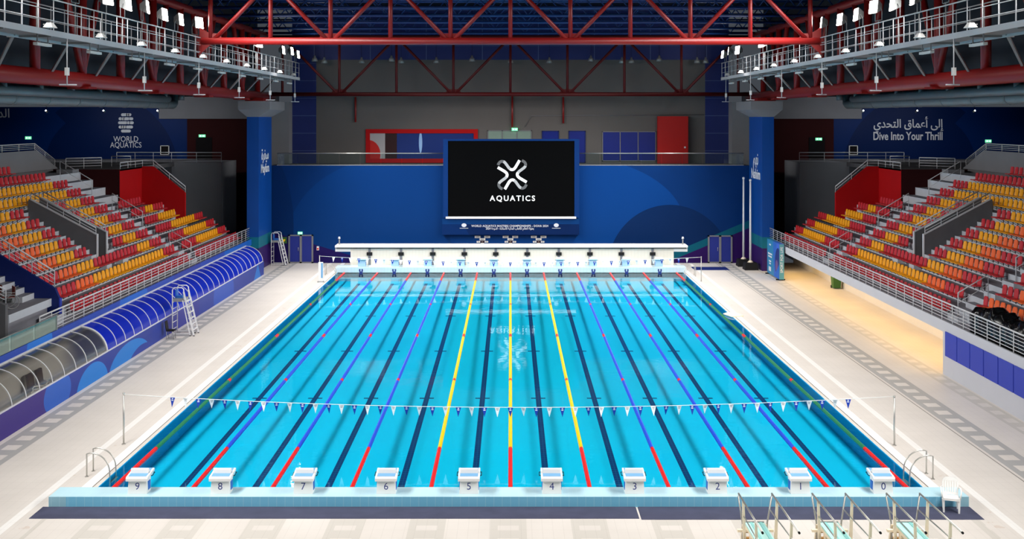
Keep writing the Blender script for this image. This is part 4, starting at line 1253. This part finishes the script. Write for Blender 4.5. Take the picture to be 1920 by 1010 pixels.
# ---- springboards at the near edge
def springboard():
    t = thing('springboard', 'springboard', 'diving board')     # origin under the rear end, board towards -Y
    b = MB(); b.box(-.25, .25, -4.6, 0, .96, 1.01); bd = b.build('board', M['teal_board'], t)
    b = MB()
    b.box(-.12, -.06, -4.5, -.02, 1.01, 1.022); b.box(.12, .2, -4.5, -.02, 1.01, 1.022); b.build('grip_strip', mat('darker_teal_strip', (146, 208, 204), .7, 0, .2, .05) if 'gs' not in M else M['gs'], bd)
    b = MB(); b.box(-.25, .25, -.02, .02, .95, 1.03); b.build('rear_edge', M['galv'], bd)
    for sx in (-1, 1):
        x = sx * .44 + .07
        b = MB()
        b.tube([(sx * .30, .0, .45), (sx * .33 + .02, .05, 1.0), (x, .26, 1.6), (x, .24, 1.69), (x, -2.62, 1.69)], .024, 8); rl = b.build('handrail', M['steel'], t)
        b = MB(); b.tube([(x, -2.62, 1.69), (x, -2.67, 1.69)], .03, 8); b.build('end_cap', M['black'], rl)
        b = MB(); b.tube([(sx * .39 + .04, .15, 1.3), (x, -2.3, 1.3), (x, -2.35, 1.0)], .018, 6); b.build('lower_rail', M['steel'], t)
        for y in (-.36, -1.9):
            xb = x - sx * .06
            b = MB(); b.prism([(xb - .045, y - .03, 0), (xb + .045, y - .03, 0), (xb + .045, y + .03, 0), (xb - .045, y + .03, 0)], [(x - .028, y - .03, 1.68), (x + .028, y - .03, 1.68), (x + .028, y + .03, 1.68), (x - .028, y + .03, 1.68)])
            b.build('post', M['beige'], t)
        b = MB(); b.extrude([(-.02, .95), (.06, .95), (.42, 0), (.30, 0)], 'x', sx * .30 - .025, sx * .30 + .025); b.build('ladder_stringer', M['beige'], t)
    for q in range(3):
        z = .22 + q * .25; y = .36 - q * .1
        b = MB(); b.box(-.28, .28, y - .14, y + .08, z, z + .04); b.build('tread', M['wood'], t)
    b = MB()
    for x in (-.2, .2): b.box(x - .04, x + .04, -3.2, -.05, .86, .96)
    for y in (-.1, -1.6, -3.0): b.box(-.47, .47, y - .05, y + .05, .8, .86)
    b.build('support_frame', M['beige'], t)
    b = MB(); b.box(-.22, .22, -3.2, -2.8, 0, .8); b.box(-.16, .16, -.3, -.1, 0, .8); b.build('pedestal', M['beige'], t)
    return t
sb = springboard()
sb.location = (6.42, 30.15, .03); sb['label'] = 'pale teal springboard with steel handrails, farthest from the white chair'; sb['group'] = 'springboards'
copy_tree(sb, (8.37, 30.15, .03), 0, 'pale teal springboard with steel handrails, the middle one', 'springboards')
copy_tree(sb, (10.34, 30.15, .03), 0, 'pale teal springboard with steel handrails, nearest the white chair', 'springboards')

# ---- white plastic chair
def plastic_chair(loc, rz, lab, seat_m='white'):
    m = M[seat_m]
    t = thing('plastic_chair', lab, 'chair', loc, rz)               # faces -Y
    b = MB()
    b.grid(lambda u, v: ((u - .5) * (.46 - .04 * v), -.24 + .46 * v, .42 - .03 * v + .015 * (2 * u - 1) ** 2), 6, 6)
    b.grid(lambda u, v: ((.5 - u) * (.46 - .04 * v), -.24 + .46 * v, .39 - .03 * v + .015 * (2 * u - 1) ** 2), 6, 6)
    b.box(-.23, .23, -.25, -.22, .36, .425); b.build('seat', m, t)
    b = MB()
    def bk(u, v, o): 
        w = .21 + .03 * math.sin(PI * v * .8) - .06 * max(0, v - .75) / .25
        return ((u - .5) * 2 * w, .21 + .14 * v + .03 * (1 - (2 * u - 1) ** 2) + o, .40 + .48 * v - .02 * (2 * u - 1) ** 2 * (v > .9))
    n = 7
    for q in range(n):        # vertical slats
        u0, u1 = q / n + .02, (q + 1) / n - .02
        b.grid(lambda a, v: bk(u0 + (u1 - u0) * a, .12 + .7 * v, 0), 1, 5); b.grid(lambda a, v: bk(u1 + (u0 - u1) * a, .12 + .7 * v, .02), 1, 5)
    for v0, v1 in ((0, .14), (.8, 1.0)):
        b.grid(lambda u, v: bk(u, v0 + (v1 - v0) * v, -.003), 8, 2); b.grid(lambda u, v: bk(1 - u, v0 + (v1 - v0) * v, .024), 8, 2)
    b.build('backrest', m, t)
    for sx in (-1, 1):
        b = MB(); b.prism([(sx * .21 - .025, -.235, 0), (sx * .21 + .025, -.235, 0), (sx * .21 + .025, -.20, 0), (sx * .21 - .025, -.20, 0)], [(sx * .22 - .045, -.22, .4), (sx * .22 + .03, -.22, .4), (sx * .22 + .03, -.15, .4), (sx * .22 - .045, -.15, .4)]); b.build('leg', m, t)
        b = MB(); b.prism([(sx * .20 - .025, .19, 0), (sx * .20 + .025, .19, 0), (sx * .20 + .025, .23, 0), (sx * .20 - .025, .23, 0)], [(sx * .19 - .03, .15, .4), (sx * .19 + .04, .15, .4), (sx * .19 + .04, .22, .4), (sx * .19 - .03, .22, .4)]); b.build('leg', m, t)
        b = MB(); b.tube([(sx * .235, -.18, .38), (sx * .27, -.19, .56), (sx * .28, -.14, .63), (sx * .275, .1, .645), (sx * .235, .27, .62)], .024, 6); b.build('arm', m, t)
    return t
plastic_chair((13.05, 33.95, .05), -.3, 'white plastic armchair on the slate mat at the bulkhead end')

# ---- black wrapped bundle on the stand, wheelchair landing
t = thing('wrapped_bundle', 'bulky row of things under black plastic sheet behind the railing', 'bundle', (20.62, 46.3, 2.2))
rnd = random.Random(7); ph = [rnd.uniform(0, 6) for _ in range(12)]
def sheet(u, v):
    a = PI * v; y = (u - .5) * 8.4
    w = .52 + .05 * math.sin(5.1 * y + ph[0]) + .04 * math.sin(11 * y + ph[1])
    h = 1.27 + .10 * math.sin(2.1 * y + ph[2]) + .07 * math.sin(6.3 * y + ph[3]) + .05 * math.sin(14 * y + 6 * a)
    c = math.copysign(abs(math.cos(a)) ** .45, math.cos(a)); sn = abs(math.sin(a)) ** .4
    k = min(1, (.5 - abs(u - .5)) / .04) ** .5
    return (w * c * (.6 + .4 * k) + .03 * math.sin(9 * y + 4 * a + ph[4]), y, h * sn * max(.02, k) + .02 * math.sin(17 * y + 9 * a))
b = MB(); b.grid(sheet, 120, 22); b.build('plastic_sheet', M['bag'], t)

# blue end wall of the canopy-side stand, landing and steps
b = MB(); b.extrude([(20.95, 2.2), (20.95, 3.3), (21.15, 3.75), (28.5, 3.75 + 7.35 * .605), (34, 8.1), (34, 2.2)], 'y', 53.2, 53.4)
for q in range(len(b.f)): pass
struct(b, 'wall_stand_end', M['navy'], flip=True)
b = MB(); b.box(20.9, 20.95, 53.18, 53.42, 2.2, 3.3); struct(b, 'trim_stand_end', M['panel_blue'], flip=True)
path_rail('sloping pale rail on top of the blue stand end wall', [(21.2, 53.3, 3.8), (27.5, 53.3, 7.6)], .75, 4, 1.3, RG, True)
b = MB()
b.box(21.3, 34, 48.7, 53.2, 2.95, 3.3, 1, top=0); b.box(21.5, 34, 48.7, 53.2, 2.2, 2.95, 0)
for q in range(5): b.box(22.1 + .45 * q, 34, 51.9, 53.18, 3.3, 3.56 + .26 * q, 1, top=0)
b.box(20.7, 21.32, 51.9, 53.1, 2.2, 2.6, 1, top=0)
struct(b, 'floor_vip_landing', [M['tread'], M['riser']], flip=True)
b = MB(); b.extrude([(21.35, 2.2), (21.35, 3.75), (24, 4.9), (28, 4.9), (28, 2.2)], 'y', 48.45, 48.7); struct(b, 'wall_vip_screen', M['dark_concrete'], flip=True)
path_rail('low pale rail above the dark landing wall by the wheelchairs', [(21.4, 48.6, 3.8), (23.9, 48.6, 4.9)], .6, 4, .9, RG, True)
def wheelchair(loc, rz, lab):
    t = thing('wheelchair', lab, 'wheelchair', loc, rz)
    mm = M['seat_w']
    for sx in (-1, 1):
        b = MB(); pts = [(sx * .3, .1 + .3 * math.cos(a), .31 + .3 * math.sin(a)) for a in [k * 2 * PI / 20 for k in range(21)]]
        b.tube(pts, .02, 6)
        for a in range(0, 6): b.tube([(sx * .3, .1 + .29 * math.cos(a * PI / 6), .31 + .29 * math.sin(a * PI / 6)), (sx * .3, .1 - .29 * math.cos(a * PI / 6), .31 - .29 * math.sin(a * PI / 6))], .005, 4)
        b.build('wheel', M['galv'], t)
        b = MB(); b.tube([(sx * .22, -.38, .08), (sx * .25, -.38, .08)], .08, 10); b.build('caster', M['black'], t)
        b = MB(); b.tube([(sx * .24, .24, .3), (sx * .24, .26, .95), (sx * .24, .38, .98)], .015, 6); b.tube([(sx * .24, .24, .48), (sx * .24, -.25, .48), (sx * .24, -.42, .12)], .015, 6); b.tube([(sx * .24, .24, .7), (sx * .24, -.15, .7), (sx * .24, -.2, .48)], .015, 6); b.build('side_frame', M['galv'], t)
    b = MB(); b.box(-.23, .23, -.22, .24, .46, .5); b.build('seat', mm, t)
    b = MB(); b.box(-.23, .23, .23, .26, .5, .95); b.build('backrest', mm, t)
    b = MB(); b.box(-.2, .2, -.5, -.4, .1, .13); b.build('footrest', M['black'], t)
M['seat_w'] = mat('dusty_red_cloth', (196, 112, 106), .8, 0, .2, .1)
wheelchair((-22.1, 50.4, 3.3), -.9, 'wheelchair with dusty red seat nearest the landing edge')
wheelchair((-22.95, 50.9, 3.3), -.6, 'wheelchair with dusty red seat behind the first one')
t = thing('glass_balustrade', 'pale green glass balustrade at the landing above clear canopy', 'railing', (-19.75, 38.5, 2.45))
for q in range(5):
    b = MB(); y0 = q * 2.27; b.box(-.008, .008, y0 + .02, y0 + 2.25, 0, .62); b.build('glass_pane', M['green_glass'], t)
b = MB(); b.tube([(0, 0, .65), (0, 11.4, .65)], .025, 8); b.build('top_rail', M['steel'], t)
b = MB(); b.box(-.03, .03, 11.34, 11.4, -.05, .66); b.build('end_post', M['galv'], t)
# furniture seen through the clear canopy
plastic_chair((-19.3, 46.8, .03), -1.2, 'white plastic chair seen through the clear canopy')
t = thing('stool', 'pale yellow box stool seen through the clear canopy', 'stool', (-19.2, 44.9, .03))
b = MB(); b.box(-.22, .22, -.22, .22, .4, .46); b.build('seat', M['beige'], t)
for x in (-.18, .18):
    for y in (-.18, .18):
        b = MB(); b.box(x - .025, x + .025, y - .025, y + .025, 0, .4); b.build('leg', M['wood'], t)
for y, lab in ((48.6, 'dark red upholstered chair nearest the blue canopy panels'), (47.7, 'dark red upholstered chair behind clear canopy, nearer the white chair')):
    t = thing('lounge_chair', lab, 'chair', (-19.7, y, .03), PI / 2)
    b = MB(); b.box(-.28, .28, -.3, .28, .2, .48); b.build('seat', M['maroon'], t)
    b = MB(); b.prism([(-.28, .2, .4), (.28, .2, .4), (.28, .3, .4), (-.28, .3, .4)], [(-.28, .28, 1.0), (.28, .28, 1.0), (.28, .38, 1.0), (-.28, .38, 1.0)]); b.build('backrest', M['maroon'], t)
    for x in (-.24, .24):
        for yy in (-.25, .24):
            b = MB(); b.tube([(x, yy, 0), (x, yy, .2)], .02, 6); b.build('leg', M['galv'], t)

# ================================================================= ROOF STEELWORK
RS = M['red_steel']
M['shaded_red_steel'] = mat('red_steel_shade_painted_in', (84, 16, 18), 0.5, 0, 0.3, 0.08, 1.0)  # red steel darkened so the far truss's shade sits in its colour
def truss(name, label, y, zb, zt, X0, X1, nodes, vstep, rb, rv, gusset=True, RS=None):
    RS = RS or M['red_steel']
    t = thing(name, label, 'truss', (0, y, zb))
    H = zt - zb
    b = MB(); b.tube([(X0, 0, 0), (X1, 0, 0)], rb, 14); b.build('bottom_chord', RS, t)
    b = MB(); b.tube([(X0, 0, H), (X1, 0, H)], rb, 12); b.build('top_chord', RS, t)
    n = int(X1 / vstep)
    pv = None
    for q in range(-n, n + 1):
        if pv is None: b = MB(); b.tube([(0, 0, 0), (0, 0, H)], rv, 10); o = pv = b.build('vertical_strut', RS, t)
        else: o = pv.copy(); COL.objects.link(o); o.parent = t
        o.location.x = q * vstep
        if q % 2 == nodes:
            for sx in (-1, 1):
                if abs((q + sx) * vstep) > X1 + .5: continue
                b = MB(); b.tube([(q * vstep + sx * rb * 1.2, 0, rb * .6), ((q + sx) * vstep, 0, H)], rv, 10); b.build('diagonal_strut', RS, t)
            if gusset:
                b = MB(); b.extrude([(q * vstep - .75, 0), (q * vstep + .75, 0), (q * vstep + .45, .42), (q * vstep - .45, .42)], 'y', -.03, .03); b.build('gusset_plate', RS, t)
    return t
t = truss('roof_truss', 'near red tubular roof truss spanning between the floodlight catwalks', 62.7, 15.87, 19.15, -16.9, 16.9, 1, 3.28, .2, .12)
for sx in (-1, 1):
    b = MB(); b.prism([(sx * 16.2, -.06, .3), (sx * 17.0, -.06, .75), (sx * 17.0, -.06, -.75), (sx * 16.4, -.06, -.2)], [(sx * 16.2, .06, .3), (sx * 17.0, .06, .75), (sx * 17.0, .06, -.75), (sx * 16.4, .06, -.2)]); b.build('end_plate', RS, t)
truss('roof_truss', 'far red roof truss with painted-in shade in front of the grey back wall', 94.5, 13.62, 18.32, -20.2, 20.2, 1, 4.70, .17, .11, RS=M['shaded_red_steel'])
for s in (-1, 1):
    S = SIDE[s]; X = s * 20.0
    t = thing('side_truss', f'big red tubular truss along {S} roof edge above the column', 'truss', (X, 30, 13.42))
    b = MB(); b.tube([(0, 0, 0), (0, 66, 0)], .36, 16); b.build('bottom_chord', RS, t)
    b = MB(); b.tube([(0, 0, 5.0), (0, 66, 5.0)], .25, 12); b.build('top_chord', RS, t)
    for q in range(13):
        y = 48.2 - 30 + 5.3 * (q - 3)
        if y < 0 or y > 65: continue
        b = MB(); b.tube([(0, y, .2), (0, y, 5)], .22, 10); b.build('vertical_strut', RS, t)
        if q % 2 == 0:
            for dy in (-1, 1):
                if 0 < y + dy * 2.6 < 66:
                    b = MB(); b.tube([(0, y, .3), (0, y + dy * 2.6, 5)], .17, 10); b.build('diagonal_strut', RS, t)
        if q % 2 == 0 and y < 62:
            b = MB(); b.box(-.5, .5, y - .5, y + .5, -.40, -.30); b.build('seat_plate', RS, t)
    # bearing on the column head
    b = MB(); b.box(s * -.9, s * .5, 58.5, 60.5, -.46, -.2); b.build('bearing_block', RS, t)
    # catwalk
    cx0, cx1 = 16.95, 18.15
    t = thing('catwalk', f'grey steel catwalk carrying floodlights on {S} of the roof', 'catwalk', (0, 30, 14.85))
    G = M['galv']
    fl = s < 0
    b = MB(); b.box(cx0, cx1, 0, 62, -.12, 0); b.build('deck', G, t, flip=fl)
    b = MB(); b.box(cx0 - .05, cx0, 0, 62, -.16, .06); b.box(cx1, cx1 + .05, 0, 62, -.22, .12); b.build('edge_beam', M['rail_grey'], t, flip=fl)
    for x, zz, r in ((cx0, 1.2, .028), (cx0, .8, .016), (cx0, .42, .016), (cx1, 1.2, .025), (cx1, .62, .016)):
        b = MB(); b.tube([(x, 0, zz), (x, 62, zz)], r, 6); b.build('guard_bar', M['rail_grey'], t, flip=fl)
    pv = None
    for x in (cx0, cx1):
        for q in range(46):
            if pv is None: b = MB(); b.tube([(0, 0, 0), (0, 0, 1.2)], .022, 5); o = pv = b.build('guard_post', M['rail_grey'], t)
            else: o = pv.copy(); COL.objects.link(o); o.parent = t
            o.location = (s * x, .2 + q * 1.37, 0)
    for q in range(12):
        y = 5.2 * q + 1.5
        b = MB(); b.bar((cx1, y, -.1), (19.7, y + 2.2, -1.15), .1, .1); b.build('support_brace', G, t, flip=fl)
    for q in range(15):
        b = MB(); b.box(cx0, 18.6, 4 * q + .3, 4 * q + .42, -.2, -.12); b.build('cross_beam', G, t, flip=fl)
    # floodlights
    for i, y in enumerate(FLOOD_Y):
        if i == 0:
            fx = thing('floodlight', 'x', 'floodlight')
            b = MB(); b.prism([(-.16, -.42, -.30), (-.16, .42, -.30), (-.10, .42, .34), (-.10, -.42, .34)], [(.2, -.2, -.14), (.2, .2, -.14), (.2, .2, .14), (.2, -.2, .14)]); b.build('housing', M['galv'], fx)
            b = MB(); b.prism([(-.19, -.39, -.27), (-.19, .39, -.27), (-.13, .39, .31), (-.13, -.39, .31)], [(-.16, -.39, -.27), (-.16, .39, -.27), (-.10, .39, .31), (-.10, -.39, .31)]); b.build('lens', M['lamp'], fx)
            b = MB(); b.tube([(.0, -.34, 0), (.12, -.34, -.2), (.12, -.34, -.62)], .02, 6); b.tube([(.0, .34, 0), (.12, .34, -.2), (.12, .34, -.62)], .02, 6); b.tube([(.12, -.34, -.62), (.12, .34, -.62)], .02, 6); b.tube([(.12, 0, -.62), (.12, 0, -1.9)], .025, 6); b.build('bracket', M['galv'], fx)
            o = fx; o['label'] = f'lit floodlight, first from the far end of {S} catwalk'; o['group'] = f'floodlights of {S} catwalk'
            o.location = (s * FLOOD_X, y, FLOOD_Z); o.rotation_euler = (0, s * -.0, 0 if s > 0 else PI)
        else:
            copy_tree(fx, (s * FLOOD_X, y, FLOOD_Z + (.12 if i % 3 == 1 else 0)), (0 if s > 0 else PI) + random.uniform(-.25, .25), f'lit floodlight, {nth(i + 1)} from the far end of {S} catwalk', f'floodlights of {S} catwalk')
    # small unlit lamps on the outer edge, tube lamps below, hanging rods
    for i in range(10):
        y = 88.5 - 5.2 * i
        if i == 0:
            dl = thing('deck_lamp', 'x', 'lamp')
            b = MB(); b.prism([(-.12, -.25, .0), (.22, -.25, .0), (.22, .25, .0), (-.12, .25, .0)], [(-.02, -.12, .18), (.14, -.12, .18), (.14, .12, .18), (-.02, .12, .18)]); b.build('shade', M['white'], dl)
            b = MB(); b.tube([(.1, 0, .1), (.3, 0, .12)], .03, 6); b.build('arm', M['galv'], dl)
            o = dl
        else: o = copy_tree(dl)
        o.location = (s * (cx0 - .26), y, 14.85 + .1); o.rotation_euler = (0, 0, 0 if s > 0 else PI)
        o['label'] = f'small unlit white lamp, {nth(i + 1)} from far end of {S} catwalk edge'; o['group'] = f'edge lamps of {S} catwalk'
        y = 88.7 - 5.2 * i
        if i == 0:
            tl = thing('tube_light', 'x', 'lamp')
            b = MB(); b.box(-.08, .08, -.65, .65, -.1, 0); b.build('diffuser', M['tube_lamp'], tl)
            b = MB(); b.box(-.02, .02, -.5, -.46, 0, .33); b.build('bracket', M['galv'], tl)
            b = MB(); b.box(-.02, .02, .46, .5, 0, .33); b.build('bracket', M['galv'], tl)
            o = tl
        else: o = copy_tree(tl)
        o.location = (s * (cx0 + .15), y, 14.85 - .45)
        o['label'] = f'unlit white tube lamp, {nth(i + 1)} from far end under {S} catwalk'; o['group'] = f'tube lamps under {S} catwalk'
    for i in range(6):
        y = 90.0 - 9.25 * i
        if i == 0:
            hr = thing('hanging_rod', 'x', 'rod')
            b = MB(); b.tube([(0, 0, 0), (0, 0, 1.75)], .025, 6); b.build('rod', M['rail_grey'], hr)
            b = MB(); b.bar((-.3, 0, 0), (.3, .2, 0), .05, .05); b.build('foot_bar', M['rail_grey'], hr)
            b = MB(); b.box(-.07, .07, -.07, .07, .35, .65); b.build('socket_box', M['white'], hr)
            o = hr
        else: o = copy_tree(hr)
        o.location = (s * (cx0 - .025), y, 14.69 - 1.75)
        o['label'] = f'thin rod with foot bar, {nth(i + 1)} from far end, hanging below {S} catwalk'; o['group'] = f'rods below {S} catwalk'
    # ventilation duct
    t = thing('air_duct', f'long round grey duct under the low roof above {S} stand', 'duct', (s * 26, 40, 12.72))
    b = MB(); b.tube([(0, 0, 0), (0, 48.2, 0), (s * .05, 48.6, .1), (s * .05, 48.7, .7)], .36, 14); b.build('main_pipe', M['duct'], t)
    b = MB(); b.tube([(s * -.9, 0, .35), (s * -.9, 44, .35)], .27, 12); b.build('side_pipe', M['duct'], t)
    for q in range(11):
        y = 2 + q * 4.4
        b = MB(); b.tube([(0, y, 0), (0, y, .77)], .3, 10); b.build('branch', M['duct'], t)
        b = MB(); b.tube([(s * -.9, y + 1.4, .3), (s * -.9, y + 1.4, .77)], .24, 10); b.build('branch', M['duct'], t)
        b = MB(); b.tube([(0, y - .1, 0), (0, y + .05, 0)], .385, 14); b.build('flange', M['duct'], t)
# blue roof joists
for i, y in enumerate((66, 71.5, 77.0, 82.5, 88.0, 93.0)):
    t = thing('roof_joist', f'blue lattice roof joist, {nth(6 - i)} from the grey back wall', 'joist', (0, y, 18.55), 0, 'blue roof joists')
    H = 1.5
    for z, nm in ((0, 'bottom_chord'), (H, 'top_chord')):
        b = MB(); b.tube([(-21.4, 0, z), (21.4, 0, z)], .10, 8); b.build(nm, M['blue_steel'], t)
    b = MB(); n = 36
    for q in range(n):
        x = -21.4 + 42.8 * q / n; x2 = x + 42.8 / n
        b.tube([(x, 0, 0 if q % 2 else H), (x2, 0, H if q % 2 else 0)], .045, 5)
    b.build('lattice', M['blue_steel'], t)
    if i < 5:
        for x in (-15, -9, -3, 3, 9, 15):
            b = MB(); b.bar((x, 0, H + .05), (x + 2.2, 5.5 if i < 4 else 5.0, H + .05), .1, .14); b.build('purlin', M['blue_steel'], t)
    b = MB(); b.tube([(-21.4, 2.6, H - .2), (21.4, 2.6, H - .2)], .07, 6); b.build('purlin', M['blue_steel'], t)
# pendant lamps in front of the back wall
pp = None
for i, px in enumerate((590, 608, 678, 734, 752, 818, 885, 957, 1030, 1108, 1166, 1184, 1236, 1307, 1323)):
    if pp is None:
        pp = thing('pendant_lamp', 'x', 'lamp')
        b = MB(); b.tube([(0, 0, 0), (0, 0, .25), (0, 0, .34), (0, 0, .5)], [.27, .2, .1, .07], 12); b.build('shade', M['galv'], pp)
        b = MB(); b.tube([(0, 0, .5), (0, 0, 4.6)], .012, 4); b.build('cord', M['black'], pp)
        o = pp
    else: o = copy_tree(pp)
    o.location = ((px - VX) * 96 / F, 96, 16.25 + (.15 if i % 3 == 0 else 0))
    o['label'] = f'unlit bell pendant lamp, {nth(i + 1)} from canopy side along grey back wall'; o['group'] = 'pendant lamps along the back wall'

# small spot lamps hung from the ducts, washing the wing murals
for s in (-1, 1):
    for i, px in enumerate((1618, 1719, 1827)):
        D = 90.0
        x = (px - VX) * D / F
        l = bpy.data.lights.new('mural_lamp', 'SPOT'); l.energy = 420; l.color = (.95, .97, 1.0); l.spot_size = math.radians(130); l.spot_blend = 1.0; l.shadow_soft_size = .15
        o = bpy.data.objects.new('mural_lamp', l); COL.objects.link(o); o.location = (s * x, D + .25, 12.1)
        o.rotation_euler = Vector((0, 6, -1.6)).to_track_quat('-Z', 'Y').to_euler()
        t = thing('spot_lamp', f'small lit spot lamp under {SIDE[s]} low roof, {nth(i + 1)} out from the column', 'lamp', (s * x, D, 12.2), 0, f'spot lamps under the {SIDE[s]} low roof')
        b = MB(); b.tube([(0, 0, .05), (0, 0, 1.32)], .02, 6); b.build('stem', M['black'], t)
        b = MB(); b.tube([(0, -.12, .05), (0, .1, -.03)], [.06, .1], 10); b.build('head', M['white'], t)
        b = MB(); b.tube([(0, .1, -.03), (0, .12, -.04)], .085, 10); b.build('lens', M['lamp'], t)
        for a in (0,):
            b = MB(); b.tube([(0, -.13, .05), (0, -.12, .045)], .05, 10); b.build('rear_glow', M['lamp'], t)
